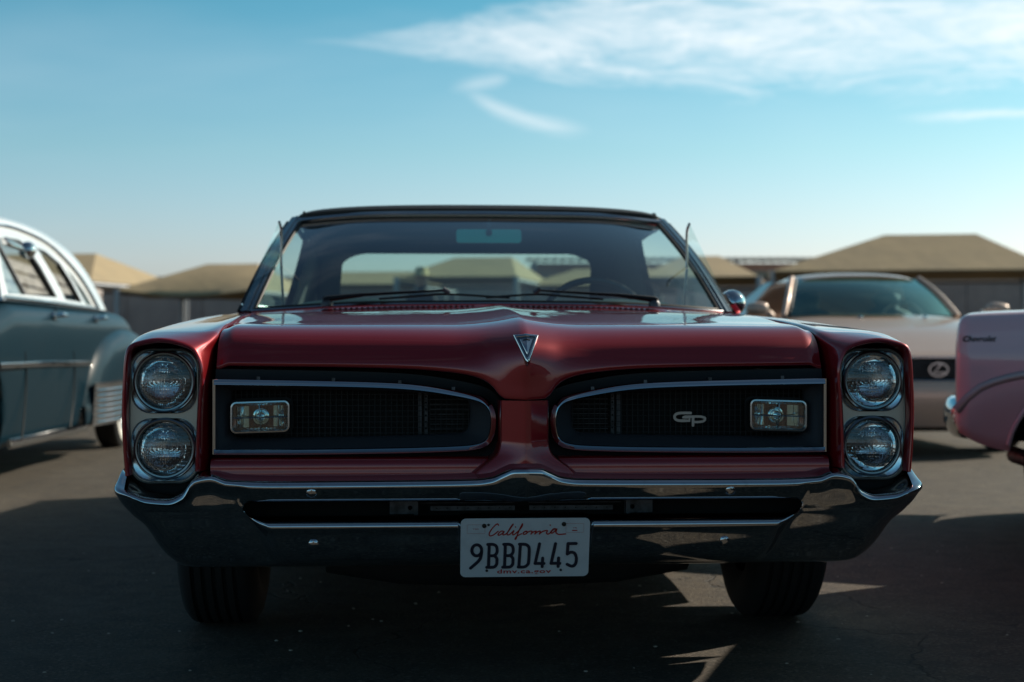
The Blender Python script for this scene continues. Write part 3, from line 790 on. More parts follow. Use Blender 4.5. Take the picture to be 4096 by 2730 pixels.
bP = MB().ribbon(cr(pp, 5), .0058, gpm, 0, .0041); bP.ribbon([(.008, .001), (.008, -.0185)], .0068, gpm, 0, .0039)
bP.build('letter_p', 'badge_grey', gp, smooth=0)

# --- cowl, windshield and its frame
ws_by = pchip([(0, 1.49), (.3, 1.505), (.6, 1.57), (.75, 1.63), (.825, 1.68)])
ws_bz = pchip([(0, .963), (.4, .960), (.825, .941)])
ws_ty = pchip([(0, 2.24), (.3, 2.25), (.55, 2.29), (.70, 2.355)])
ws_tz = pchip([(0, 1.327), (.4, 1.325), (.70, 1.309)])
def ws(s, t, off=0.0):           # s in -1..1, t 0 bottom .. 1 top
    a = abs(s); xb, xt = .825*a, .705*a
    x = xb+(xt-xb)*t; y = ws_by(xb)+(ws_ty(xt)-ws_by(xb))*t; z = ws_bz(xb)+(ws_tz(xt)-ws_bz(xb))*t
    bulge = .035*sin(pi*t)
    return (math.copysign(x, s) if s else 0, y-bulge*.55-off*.5, z+bulge*.5+off*.86)
S_ = lin(-1, 1, 41)
cw = MB(); rows = []
for s in lin(-1, 1, 61):
    a = abs(s); xb = .825*a
    f = (s*.806, 1.427, .952-.022*(s*.806/.75)**2+.0)
    f2 = (s*.806, 1.435, f[2]-.012)
    bk = ws(s, 0)
    rows.append([(f2[0], f2[1], f2[2]-.02), f2, (f[0], 1.445, f[2]-.001), (s*.812, (1.445+bk[1])/2, f[2]*.5+bk[2]*.5+.002), (bk[0], bk[1]-.012, bk[2]+.001), (bk[0], bk[1]+.03, bk[2]-.012)])
COWL = cw.grid(rows).build('cowl', 'red_paint', CAR)
vh = MB()
for sg in (-1, 1):
    for k in range(26):
        x = sg*(.065+k*.0185); s = x/.812; z = .952-.022*(x/.75)**2
        bk = ws(s, 0); t = .34
        y = 1.445+(bk[1]-1.445)*t; zz = z+(bk[2]-z)*t+.0025
        vh.box(x-.0045, x+.0045, y-.008, y+.008, zz-.002, zz+.0012)
tag(vh.build('vent_slots', 'black_trim', COWL, smooth=0), kind='stuff')
MB().grid([[ws(s, t) for s in S_] for t in lin(.0, 1.0, 13)]).build('windshield', 'windshield_glass', CAR, smooth=60)
for sg in (-1, 1):
    fr = MB(); P = [ws(sg, t, .004) for t in lin(-.02, 1.02, 14)]
    # three-ribbed bright pillar
    for k, (dx, r) in enumerate(((.000, .0075), (.0165, .008), (.033, .0075))):
        fr.tube([(x+sg*dx, y+.018+dx*.9, z+.004) for x, y, z in P], r, 8)
    fr.tube([(x+sg*.016, y+.045, z-.004) for x, y, z in P], .020, 8)
    fr.build('windshield_pillar', 'pillar_trim', CAR)
hd = MB(); hd.tube([(x, y-.014, z) for x, y, z in [ws(s, .985, .004) for s in lin(-1, 1, 41)]], .0125, 8)
hd.build('header_moulding', 'satin_chrome', CAR)
ds = MB(); ds.tube([(x, y-.004, z+.003) for x, y, z in [ws(s, 0) for s in lin(-1, 1, 41)]], .0055, 6); ds.build('lower_moulding', 'satin_chrome', CAR)
gk = MB()
for P in ([ws(s, .985, .002) for s in lin(-.985, .985, 31)], [ws(s, .02, .002) for s in lin(-.98, .98, 31)]): gk.tube(P, .006, 6)
for sg in (-1, 1):
    gk.tube([ws(sg*.985, t, .003) for t in lin(.01, .99, 12)], .006, 6)
    gk.tube([(x+sg*.052, y+.07, z-.004) for x, y, z in [ws(sg, t) for t in lin(.02, 1.0, 10)]], .009, 6)
gk.build('windshield_gasket', 'black_rubber', CAR)

# --- roof with sail panels
rf_c = pchip([(2.25, 1.352), (2.28, 1.366), (2.34, 1.374), (2.5, 1.379), (2.9, 1.381), (3.3, 1.370), (3.62, 1.345), (3.75, 1.318)])
rf_e = pchip([(2.25, 1.314), (2.40, 1.316), (2.8, 1.315), (3.3, 1.300), (3.75, 1.262)])
rf_x = pchip([(2.25, .715), (2.6, .735), (3.3, .735), (3.75, .72)])
def roof_pt(s, y):
    a = abs(s); zc, ze = rf_c(y), rf_e(y)
    y2 = y+.115*a**2.5*(1-smoothstep(y, 2.3, 3.0))
    return (math.copysign(rf_x(y)*sin(a*pi/2)**.82, s) if s else 0, y2, ze+(zc-ze)*cos(a*pi/2)**.62)
rs = lin(-1, 1, 49)
r_ = MB(); ry = [2.25, 2.258, 2.27, 2.285, 2.31, 2.36]+lin(2.42, 3.75, 20)
r_.grid([[roof_pt(s, y) for s in rs] for y in ry])
r_.grid([[(x, y+dy, z-dz) for x, y, z in [roof_pt(s, 2.25) for s in rs]] for dy, dz in ((0, 0), (.004, .012), (.02, .020))])
def sail(sg):
    b = MB(); rows = []
    for t in lin(0, 1, 12):          # down from the roof edge to the belt
        z = 1.30-.36*t
        x = .735+.12*t**1.15
        y0 = 3.02+.22*t; y1 = 3.75+.72*t
        rows.append([(sg*(x-(.10 if u > .8 else 0)*((u-.8)/.2)**2), y0+(y1-y0)*u, z+(.0 if t else (rf_e(min(3.75, y0+(y1-y0)*u))-z))) for u in lin(0, 1, 16)])
    return b.grid(rows)
for sg in (-1, 1): r_.V += []; q = sail(sg); r_.add(q.V, q.F)
# frame of the rear window
def bl(s, t):      # s -1..1, t 0 top .. 1 bottom
    return (s*(.70+.06*t), 3.74+.55*t-.05*s*s*(1-t), 1.318-.050*s*s*(1-t)-.37*t+.02*sin(pi*t))
ro = [( -1, 0), (1, 0), (1, 1), (-1, 1)]
hole = rrect(0, .5, 1.74, .86, .16, 6)
r_.prism(resample([(-1, 0), (1, 0), (1, 1), (-1, 1)], 48, True), lambda u, v, d: (lambda p: (p[0], p[1]+d, p[2]))(bl(u, v)), 0, .02, [hole])
ROOF = r_.build('vinyl_roof', 'vinyl', CAR, smooth=40)
# raised welts on the vinyl
for sg in (-1, 1):
    MB().tube([(lambda p: (p[0], p[1], p[2]+.002))(roof_pt(sg*.80, y)) for y in lin(2.262, 3.74, 24)], .006, 6).build('vinyl_seam', 'vinyl', ROOF)
MB().grid([[bl(u, v) for u in lin(-.88, .88, 13)] for v in lin(.06, .94, 7)]).build('rear_window', 'clear_glass', CAR)
hl = MB(); hl.grid([[(lambda p: (p[0]*.97, p[1]+.03, p[2]-.030))(roof_pt(s, y)) for s in rs] for y in lin(2.26, 3.74, 14)])
for sg in (-1, 1):
    q = sail(sg); hl.add([(x-sg*.03, y, z) for x, y, z in q.V], q.F)
hl.prism(resample([(-1, 0), (1, 0), (1, 1), (-1, 1)], 48, True), lambda u, v, d: (lambda p: (p[0]*.985, p[1]-.022+d, p[2]-.012))(bl(u, v)), 0, .006, [rrect(0, .5, 1.72, .84, .16, 6)])
hl.build('headliner', 'headliner', CAR)
# side rail between pillar and sail panel
for sg in (-1, 1):
    MB().tube([(sg*.722, 2.38, 1.305), (sg*.738, 2.6, 1.305), (sg*.742, 2.9, 1.300), (sg*.742, 3.1, 1.292)], .012, 8).build('drip_rail', 'satin_chrome', CAR)

# --- swung-out vent windows
for sg in (-1, 1):
    V_ = empty('vent_window'); V_.parent = CAR
    top = Vector((sg*.748, 1.90, 1.272)); a = Vector((sg*.735, 1.945, .955)); bq = Vector((sg*.868, 1.78, .968))
    P = [tuple(top), tuple(top.lerp(a, .12)+Vector((sg*-.006, .01, 0))), tuple(top.lerp(a, .5)), tuple(a)]
    MB().tube(cr(P, 4), .0048, 8).build('vent_post', 'satin_chrome', V_)
    g_ = MB(); g_.grid([[tuple(Vector(p).lerp(Vector(q), t)) for t in lin(0, 1, 5)] for p, q in ((tuple(top), tuple(top)), (tuple(top.lerp(a, .3)), tuple(top.lerp(bq, .33))), (tuple(top.lerp(a, .65)), tuple(top.lerp(bq, .68))), (tuple(a), tuple(bq)))])
    g_.build('vent_glass', 'vent_pane_glass', V_)
    MB().tube([tuple(a), tuple(a.lerp(bq, .5)), tuple(bq)], .0055, 6).build('vent_sill', 'satin_chrome', V_)

# --- inside
it = MB()
for sg in (-1, 1): it.grid([[(sg*.835, y, z) for y in lin(1.72, 4.2, 6)] for z in (.35, .6, .93)])
it.grid([[(x, y, .34) for x in (-.84, 0, .84)] for y in (1.5, 3, 4.3)])
it.grid([[(x, 1.62, z) for x in (-.80, 0, .80)] for z in (.3, .6, .90)])
it.build('cabin_lining', 'interior', CAR)
da = MB(); rows = []
for s in lin(-1, 1, 41):
    a = abs(s); x = .80*s; hump = .030*smoothstep(a, .25, .55)*(1-smoothstep(a, .75, 1.0))+.008
    y0 = ws_by(.825*a)+.015; z0 = ws_bz(.825*a)-.006
    rows.append([(x, y0, z0-.01), (x, y0+.08, z0+hump*.55), (x, y0+.20, z0+hump), (x, max(1.98, y0+.30), z0+hump*.8), (x, 2.01, z0-.02), (x, 1.99, .80), (x, 1.94, .70)])
da.grid(rows).build('dashboard', 'dash_pad', CAR, smooth=60)
for y0, w in ((2.50, .76), (3.45, .72)):
    se = MB(); rows = []
    for s in lin(-1, 1, 21):
        x = s*w; e = .02*abs(s)**6
        rows.append([(x, y0-.45, .52-e), (x, y0-.42, .60-e), (x, y0-.05, .60-e), (x, y0, .66-e), (x, y0+.10, .93-e*2), (x, y0+.14, .965-e*3), (x, y0+.19, .95-e*3), (x, y0+.22, .55)])
    se.grid(rows).build('bench_seat', 'interior', CAR, smooth=60)
pk = MB(); pk.grid([[(x, y, .945) for x in (-.72, 0, .72)] for y in (3.6, 4.3)]); pk.build('parcel_shelf', 'interior', CAR)
SW = empty('steering_wheel'); SW.parent = CAR
def swm(a, c, h):        # a sideways, c up the tilted plane
    t = R(28); return (.43+a, 2.14+c*sin(t)*1.0+h*cos(t)*-1, .895+c*cos(t)*1.0-h*sin(t)*-.0)
MB().tube([swm(.205*cos(q), .205*sin(q), .006*abs(sin(14*q))) for q in lin(0, 2*pi, 85)[:-1]], .013, 8, closed=True).build('rim', 'wood_rim', SW)
sp = MB()
for q in (0, 180, 270): sp.tube([swm(0, 0, 0), swm(.2*cos(R(q)), .2*sin(R(q)), 0)], .010, 6)
sp.build('spokes', 'satin_chrome', SW); MB().tube([swm(0, 0, -.02), (.43, 1.95, .80)], .03, 10).build('column', 'interior', SW)
RM = empty('rear_view_mirror'); RM.parent = CAR
MB().prism(rrect(0, 0, .250, .052, .012, 5), lambda u, v, d: (.026+u, 2.225-d+.0*u, 1.243+v), 0, .014).build('mirror_head', 'mirror_back', RM)
MB().tube([(.026, 2.19, 1.262), (.026, 2.195, 1.30), (.026, 2.26, 1.335)], .008, 8).lathe([(.0, .014), (.012, .010), (.012, -.006), (0, -.01)], 12, lambda a, c, h: (.026+a, 2.20-h, 1.256+c)).build('mirror_stem', 'dark_metal', RM)

# --- wipers
for sg in (-1, 1):
    WP = empty('windshield_wiper'); WP.parent = CAR
    px, py_, pz = sg*.555, 1.50, .958
    MB().lathe([(.020, 0), (.020, .012), (.014, .020), (0, .022)], 16, lambda a, c, h: (px+a, py_+c, pz+h)).build('pivot', 'dark_metal', WP)
    A0 = Vector((px, py_, pz+.024)); A1 = Vector((px-sg*.12, py_+.005, pz+.038)); A2 = Vector((sg*.155, 1.50, 1.012))
    ar = MB(); ar.tube([A0+Vector((sg*.012, -.004, -.004)), A0, A1], [.010, .014, .009], 8, flat=(1, .8)); ar.tube([A1, A2], [.009, .0045], 8, flat=(1, .7)); ar.build('arm', 'black_trim', WP)
    MB().tube([A2+Vector((sg*.01, 0, .004)), A2+Vector((-sg*.012, 0, -.010))], .008, 8).build('clip', 'dark_metal', WP)
    B0 = Vector((sg*.38, 1.50, .982)); B1 = Vector((-sg*.06 if sg < 0 else -.02, 1.485, .986))
    MB().tube(cr([B0, B0.lerp(A2, .6)+Vector((0, 0, -.008)), A2+Vector((-sg*.01, 0, -.014)), B1], 5), .0042, 6).build('blade', 'black_rubber', WP)

# --- chrome door mirror
DM = empty('door_mirror'); DM.parent = CAR
mc = Vector((.908, 1.90, .980))
MB().lathe([(0, -.050), (.022, -.045), (.038, -.030), (.047, -.008), (.049, .010), (.046, .014)], 32, lambda a, c, h: (mc.x+a, mc.y+h, mc.z+c)).build('mirror_shell', 'chrome', DM, smooth=60)
MB().lathe([(.046, .013), (0, .013)], 32, lambda a, c, h: (mc.x+a, mc.y+h, mc.z+c)).build('mirror_glass', 'reflector', DM)
MB().tube([(mc.x-.012, mc.y-.03, mc.z-.018), (mc.x-.02, mc.y-.035, mc.z-.045), (mc.x-.016, mc.y-.02, .930)], [.012, .010, .016], 10).build('mirror_stem', 'chrome', DM)

# --- wheels, underside, tail
def wheel(parent, x, y, r, w, side, white=False, steer=0):
    Wh = empty('wheel', (x, y, r), steer); Wh.parent = parent
    hw = w/2; prof = []
    half = [(r*.60, hw*.80), (r*.70, hw*.98), (r*.82, hw*1.0), (r*.92, hw*.93), (r*.975, hw*.80), (r*.992, hw*.70)]
    tread = []
    for c in (-.52, -.26, 0, .26, .52):
        tread += [(r*.999, hw*(c-.09)), (r*.972, hw*(c-.07)), (r*.972, hw*(c+.00)), (r*.999, hw*(c+.02))]
    prof = [(a, -b) for a, b in half]+tread+half[::-1]
    MB().lathe(prof, 48, lambda a, c, h: (h, a, c)).build('tyre', 'tyre', Wh, smooth=35)
    s = side
    if white: MB().lathe([(r*.63, hw*.90*s), (r*.70, hw*1.01*s), (r*.80, hw*1.035*s), (r*.86, hw*1.01*s)], 48, lambda a, c, h: (h, a, c)).build('whitewall', 'whitewall', Wh)
    MB().lathe([(r*.62, hw*.85*s), (r*.58, hw*.75*s), (r*.52, hw*.45*s), (r*.30, hw*.62*s), (r*.12, hw*.75*s), (0, hw*.78*s)], 32, lambda a, c, h: (h, a, c)).build('rim', 'rim_steel', Wh)
for sg in (-1, 1):
    wheel(CAR, sg*.823, .95, .345, .226, sg); wheel(CAR, sg*.80, 4.02, .345, .235, sg)
ub = MB(); ub.box(-.80, .80, 1.45, 5.0, .24, .34); ub.box(-.53, .53, .20, 1.5, .27, .60); ub.tube([(-.5, .62, .245), (-.30, .60, .215), (0, .60, .205), (.30, .60, .215), (.5, .62, .245)], .055, 10); ub.tube([(-.74, .95, .30), (0, .95, .26), (.74, .95, .30)], .04, 8)
ub.build('underbody', 'underbody', CAR)
dk = MB(); dk.grid([[(x, y, .945-.04*smoothstep(y, 4.3, 5.25)+.008*cos(x*1.9)) for x in lin(-.80, .80, 17)] for y in lin(4.26, 5.25, 9)])
dk.grid([[(x*(1-.07*smoothstep(y, 4.3, 5.25)), 5.25, z) for x in lin(-.98, .98, 9)] for z in lin(.42, .905, 5)])
dk.build('trunk_lid', 'red_paint', CAR)
rbm = MB(); rbm.tube([(-.99, 4.9, .50), (-.97, 5.28, .50), (0, 5.34, .50), (.97, 5.28, .50), (.99, 4.9, .50)], .075, 10, flat=(.5, 1)); rbm.build('rear_bumper', 'chrome', CAR)
# black filler between bumper and body, below the lamps
fl = MB(); fl.box(-.78, .78, .10, .12, .30, .56)
for sg in (-1, 1): fl.box(sg*.775, sg*.945, .028, .05, .47, .56)
fl2 = fl.build('bumper_filler', 'underbody', CAR, smooth=0)

# ------------------------------------------------------------------ teal and white sedan
BL = empty('two_tone_sedan', (-3.785, 9.44, 0), R(3.2))
tag(BL, 'rounded teal sedan with white roof, whitewall tyres and chrome side strip', 'car')
def mirx(rows): return rows
b_top = pchip([(-1.78, .62), (-1.7, .86), (-1.5, .98), (-.9, 1.04), (-.5, 1.09), (1.0, 1.085), (2.9, 1.07), (3.3, 1.03), (3.75, .88), (4.05, .62), (4.12, .45)])
b_hw = pchip([(-1.78, .70), (-1.6, .82), (-1.2, .90), (0, .925), (2.0, .925), (3.2, .88), (3.8, .78), (4.12, .60)])
def b_sec(y, sg):
    zt, w = b_top(y), b_hw(y)
    zb = .235
    for wy in (-1.12, 2.94):
        d = abs(y-wy)
        if d < .41: zb = max(zb, min(.36+sqrt(.168-d*d), .75 if wy < 0 else .52))
    P = [(0, zt+.02), (w*.45, zt+.01), (w*.80, zt-.005), (w*.925, zt-.03), (w*.980, zt-.09), (w*1.0, zt-.18), (w*.998, .70), (w*.982, .50), (w*.955, .32), (w*.93, zb)]
    return [(sg*x, y, max(z, zb)) for x, z in cr(P, 4)]
by = lin(-1.78, -1.5, 8)+lin(-1.46, 4.12, 110)
bb = MB()
for sg in (-1, 1): bb.grid([b_sec(y, sg) for y in by])
bb.grid([[(x, -1.78, z) for x in (-.70, 0, .70)] for z in (.3, .64)])
bb.build('body', 'blue_paint', BL)
# pontoon rear fenders
for sg in (-1, 1):
    pf = MB(); top = pchip([(1.28, .40), (1.42, .66), (1.62, .82), (2.0, .92), (2.5, .955), (3.1, .93), (3.7, .85), (4.1, .66), (4.25, .5)])
    out = pchip([(1.28, .925), (1.45, .968), (1.8, .995), (2.6, 1.0), (3.4, .965), (4.0, .87), (4.25, .72)])
    rows = []
    for y in lin(1.28, 4.25, 60):
        zt, xo = top(y), out(y); zb = .25
        d = abs(y-2.94)
        if d < .41: zb = max(zb, min(.36+sqrt(.168-d*d), .50))
        P = [(.70, zt-.005), (.80, zt+.012), (.90, zt-.02), (xo-.02, zt-.12), (xo, zt-.28 if zt-.28 > zb else zb+.02), (xo-.005, .40), (xo-.03, zb)]
        rows.append([(sg*x, y, max(z, zb)) for x, z in cr(P, 5)])
    pf.grid(rows).build('rear_fender', 'blue_paint', BL)
    sgd = MB(); rows = []
    for t in lin(0, 1, 12):
        z = .25+.30*t; y0 = 1.36+.03*t; y1 = 2.12+.36*t**2.2
        rows.append([(sg*(out(y)+.010+.003*sin(t*2*pi*7)), y, z) for y in lin(y0, y1, 8)])
    SG = sgd.grid(rows).build('stone_guard', 'satin_chrome', BL)
    for k in range(7):
        z = .275+k*.037; t = (z-.25)/.30
        MB().tube([(sg*(out(y)+.014), y, z) for y in lin(1.42, 2.06+.36*max(0, t)**2.2, 7)], .006, 6).build('guard_rib', 'chrome', SG)
    MB().tube([(sg*.935, -.95, .705), (sg*.936, .2, .70), (sg*.936, 1.38, .685)], .018, 8, flat=(.5, 1)).build('side_strip', 'chrome', BL)
    MB().tube([(sg*.90, -.62, .255), (sg*.905, .5, .245), (sg*.905, 1.40, .24)], .030, 8, flat=(.5, 1)).build('rocker_moulding', 'chrome', BL)
    MB().tube([(sg*.875, -.62, 1.085), (sg*.870, .6, 1.082), (sg*.865, 1.99, 1.070)], .017, 8, flat=(.6, 1)).build('belt_moulding', 'chrome', BL)
    for y in (.40, 1.66):
        MB().tube([(sg*.93, y-.02, 1.0), (sg*.965, y-.01, 1.005), (sg*.968, y+.10, 1.005), (sg*.962, y+.15, 1.0)], [.014, .016, .014, .008], 8).lathe([(.026, -.01), (.026, .012), (0, .02)], 14, lambda a, c, h: (sg*(.915+h), y-.02+a, .995+c)).build('door_handle', 'chrome', BL)
    for P in ([(-.50, .98), (-.42, .93), (-.33, .66), (-.36, .45), (-.43, .26)], [(.52, 1.06), (.58, .98), (.86, .80), (.93, .66), (.90, .45), (.80, .27)]):
        MB().tube([(sg*(b_hw(y)*(.999 if z < .8 else .965)+.001), y, z) for y, z in cr(P, 5)], .0045, 5).build('door_gap', 'black_trim', BL)
    # side of the cabin with its window openings
    xs = lambda z: .862-.34*(z-1.07)-.30*max(0, z-1.3)**1.4
    mp = lambda y, z, d, sg=sg: (sg*(xs(z)-d), y, z)
    outer = cr([(-.62, 1.07), (-.52, 1.20), (-.40, 1.36), (-.28, 1.46), (-.05, 1.525), (.30, 1.545), (.75, 1.535), (1.15, 1.495), (1.42, 1.42), (1.68, 1.30), (1.88, 1.17), (1.99, 1.07)], 5)
    w1 = [(-.44, 1.115), (-.42, 1.19), (-.25, 1.40), (-.15, 1.45), (.10, 1.475), (.40, 1.478), (.50, 1.462), (.63, 1.32), (.80, 1.125), (.10, 1.12)]
    w2 = [(.78, 1.455), (1.0, 1.44), (1.27, 1.375), (1.41, 1.25), (1.53, 1.11), (1.02, 1.118), (.92, 1.25)]
    w3 = [(1.37, 1.355), (1.50, 1.30), (1.70, 1.20), (1.84, 1.095), (1.63, 1.10), (1.50, 1.23)]
    MB().prism(outer, mp, 0, .035, [w1, w2, w3]).build('window_surround', 'white_paint', BL, smooth=30)
    MB().tube([(sg*(xs(z)+.012), y, z) for y, z in cr([(-.42, 1.40), (-.28, 1.495), (0, 1.545), (.5, 1.555), (1.1, 1.515), (1.45, 1.42), (1.78, 1.25), (1.97, 1.08)], 5)], .010, 6).build('drip_rail', 'chrome', BL)
    MB().prism([(-.44, 1.115), (-.42, 1.19), (-.25, 1.40), (-.17, 1.44), (.0, 1.12)], mp, .018, .021).build('vent_pane', 'clear_glass', BL)
    MB().tube([mp(-.17, 1.44, .014), mp(.0, 1.12, .014)], .012, 6).build('vent_post', 'dark_metal', BL)
    MB().prism(w3, mp, .018, .021).build('quarter_pane', 'teal_glass', BL)
    MB().tube([mp(1.36, 1.36, .014), mp(1.60, 1.10, .014)], .010, 6).build('quarter_post', 'chrome', BL)
    for Q_ in (((.52, 1.44), (.79, 1.13)), ((1.29, 1.36), (1.53, 1.12))): MB().tube([mp(*Q_[0], .02), mp(*Q_[1], .02)], .020, 6).build('window_channel', 'black_rubber', BL)
    wheel(BL, sg*.78, 2.94, .36, .19, sg, white=True); wheel(BL, sg*.76, -1.12, .36, .19, sg, white=True)
# roof shell
re_z = pchip([(-.50, 1.25), (-.36, 1.42), (-.05, 1.53), (.3, 1.55), (.75, 1.54), (1.15, 1.50), (1.42, 1.425), (1.70, 1.29), (1.99, 1.07)])
rc_z = pchip([(-.62, 1.44), (-.40, 1.575), (-.10, 1.645), (.5, 1.672), (1.1, 1.672), (1.7, 1.65), (2.2, 1.605), (2.65, 1.53), (3.0, 1.40), (3.25, 1.26), (3.5, 1.07)])
rows = []
for t in lin(0, 1, 44):
    ye = -.50+2.49*t; yc = -.62+4.12*t; ze, zc = re_z(ye), rc_z(yc); xe = xs(ze)+.006
    row = []
    for s in lin(-1, 1, 33):
        a = abs(s); f = sin(a*pi/2)**.85; g_ = cos(a*pi/2)**.7
        row.append((math.copysign(xe*f, s) if s else 0, yc+(ye-yc)*a**1.6, ze+(zc-ze)*g_))
    rows.append(row)
in_win = lambda i, j: 30 <= i <= 40 and 8 <= j <= 23
MB().grid(rows, skip=in_win).build('roof', 'white_paint', BL, smooth=60)
MB().grid(rows, skip=lambda i, j: not in_win(i, j)).build('rear_window', 'clear_glass', BL, smooth=60)
MB().grid([[(x*.80*(1 if t < .5 else .86), -.66+.16*t+.10*x*x, 1.08+.40*t) for x in lin(-1, 1, 13)] for t in (0, .5, 1)]).build('windshield', 'teal_glass', BL)
MB().box(-.78, .78, .45, .62, .5, 1.08).box(-.74, .74, 1.6, 1.8, .5, 1.08).box(-.84, .84, -.4, 2.6, .3, .5).build('seats', 'dark_cloth', BL)
SPT = empty('spotlight_mirror'); SPT.parent = BL
MB().lathe([(0, -.050), (.027, -.043), (.046, -.02), (.053, .007), (.050, .014)], 24, lambda a, c, h: (.87+a, -.10+h, 1.385+c)).build('lamp_shell', 'chrome', SPT, smooth=60)
MB().lathe([(.050, .013), (0, .018)], 24, lambda a, c, h: (.87+a, -.10+h, 1.385+c)).build('lamp_glass', 'reflector', SPT)
MB().tube([(.87, -.12, 1.385), (.80, -.20, 1.41), (.78, -.26, 1.43)], [.014, .016, .026], 10).build('lamp_arm', 'chrome', SPT)
text_mesh('De Luxe', .075, lambda u, v, d: (.985+d, 2.28+u, .60+v), 0, .006, ax=1.1, shear=.3).build('fender_script', 'chrome', BL, smooth=0)
MB().tube([(-.92, -1.5, .45), (-.80, -1.86, .45), (0, -1.95, .45), (.80, -1.86, .45), (.92, -1.5, .45)], .085, 10, flat=(.4, 1)).build('front_bumper', 'chrome', BL)

# ------------------------------------------------------------------ old sedans seen from the side (one in view, two added out of frame for shade)
def side_sedan(name, loc, rz, paint, label, script):
    C_ = empty(name, loc, rz); tag(C_, label, 'car')
    Wd = 1.62; Ln = 4.75
    top = pchip([(0, .90), (.015, .935), (.05, .952), (.25, .962), (.9, .985), (1.4, 1.01), (3.6, 1.02), (4.2, .98), (4.6, .86), (4.75, .66)])
    bot = pchip([(0, .50), (.03, .455), (.2, .388), (.5, .36), (1.0, .25), (3.3, .25), (4.0, .30), (4.75, .40)])
    ins = pchip([(0, .055), (.008, .030), (.025, .012), (.07, 0), (4.2, 0), (4.6, .06), (4.75, .18)])
    car_y = pchip([(.005, .552), (.06, .612), (.13, .664), (.30, .710), (.6, .735), (1.0, .70), (1.35, .56), (1.5, .42)])
    def zb(x):
        z = bot(x)
        for wx in (.60, 3.75):
            d = abs(x-wx)
            if d < .385: z = max(z, .33+sqrt(.1482-d*d)*.98)
        return z
    rows = []
    xs_ = lin(0, .08, 14)+lin(.09, 1.1, 56)+lin(1.13, 4.75, 70)
    for x in xs_:
        zt, zz, i_ = top(x), zb(x), ins(x); h = zt-zz; cz = car_y(x) if x < 1.5 else .42
        half = []
        ck = max(cz, zz+.03); zs = lin(zz, ck-.005, 10)+[ck, ck+.005]+lin(ck+.02, zt-.07, 14)
        for z in zs:
            bul = -.034*(1-smoothstep(z, ck-.0055, ck+.0055))+.050*(1-smoothstep(z, ck-.34, ck-.03)) if x < 1.5 else -.03*(1-smoothstep(z, .42, .8))
            tum = .02*smoothstep(z, .75, zt)
            half.append((x, i_+bul*(1-smoothstep(x, 1.2, 1.5)*.0)+tum+.02*(1-smoothstep(z, zz, zz+.03)), z))
        for a in lin(0, pi/2, 7)[1:]:
            half.append((x, i_+.02+.07-.07*cos(a)*1.0, zt-.07+.07*sin(a)))
        half += [(x, y, zt+.02*sin(pi*(y/Wd))) for y in lin(.16, Wd/2, 6)]
        full = half+[(p[0], Wd-p[1], p[2]) for p in half[-2::-1]]
        rows.append(full)
    bd = MB().grid(rows); n = len(rows[0])
    bd.F.append(tuple(range(n))); bd.F.append(tuple((len(rows)-1)*n+i for i in range(n)))
    bd.build('body', paint, C_, smooth=40)
    for k, yy in ((0, 0), (1, Wd)):
        f = 1 if k == 0 else -1
        pts = [(x, yy-f*.030, car_y(x)+.003) for x in lin(.012, 1.45, 30)]
        MB().tube([(x, y, z-.010) for x, y, z in pts], .020, 10, flat=(.35, 1)).build('fender_band', 'trim_mauve', C_)
        ar = [(.60+.392*cos(a), yy-f*.016, .33+.386*sin(a)) for a in lin(pi*.93, pi*.07, 24)]
        MB().tube(ar, .010, 8).build('arch_lip', paint, C_)
        for wx in (.60, 3.75):
            wh = empty('wheel_well'); 
            li = MB(); li.grid([[(wx+.40*cos(a), yy+f*d, max(.41, .33+.40*sin(a))) for d in (.0, .32)] for a in lin(.0, pi, 16)]); li.grid([[(wx+r*cos(a), yy+f*.32, max(.41, .33+r*sin(a))) for r in (0, .40)] for a in lin(0, pi, 16)])
            bpy.data.objects.remove(wh); li.build('wheel_arch_liner', 'underbody', C_)
    # bumper: a thick bright blade with curled tips
    bp = MB(); rows = []
    for t in lin(-1, 1, 41):
        a = abs(t); y = Wd/2+t*(Wd/2-.005); xo = -.085+.085*a**5
        rows.append([(xo+dx+(.02*a**8), y, .44+dz) for dx, dz in ((.055, .165), (.030, .168), (.008, .155), (-.006, .11), (-.004, .06), (.012, .015), (.034, -.005), (.045, .004), (.030, .05), (.034, .11))])
    bp.grid(rows, cu=True); bp.F.append(tuple(range(10))); bp.F.append(tuple(400+i for i in range(10)))
    bp.build('front_bumper', 'chrome', C_, smooth=60)
    for yy in (0.14, Wd-.14):
        for wx in (.60, 3.75):
            q = empty('wheel', (wx, yy, .335), R(90)); q.parent = C_
            r, hw = .335, .09
            MB().lathe([(r*.6, -hw*.8), (r*.72, -hw), (r*.9, -hw*.95), (r*.99, -hw*.6), (r, 0), (r*.99, hw*.6), (r*.9, hw*.95), (r*.72, hw), (r*.6, hw*.8)], 40, lambda a, c, h: (h, a, c)).build('tyre', 'tyre', q)
            MB().lathe([(r*.62, hw*.9), (r*.5, hw*.5), (0, hw*.8)], 24, lambda a, c, h: (h, a, c)).lathe([(r*.62, -hw*.9), (r*.5, -hw*.5), (0, -hw*.8)], 24, lambda a, c, h: (h, a, c)).build('hubcap', 'rim_steel', q)
    # cabin
    ro = MB(); rows = []
    ez = pchip([(1.55, 1.36), (1.9, 1.45), (2.8, 1.46), (3.4, 1.36), (3.7, 1.2)]); 
    for x in lin(1.55, 3.7, 24):
        z = ez(x); zc = z+.10
        rows.append([(x, Wd/2+s*(.60), z+(zc-z)*cos(s*pi/2)**.7) for s in lin(-1, 1, 17)])
    ro.grid(rows).build('roof', paint, C_, smooth=60)
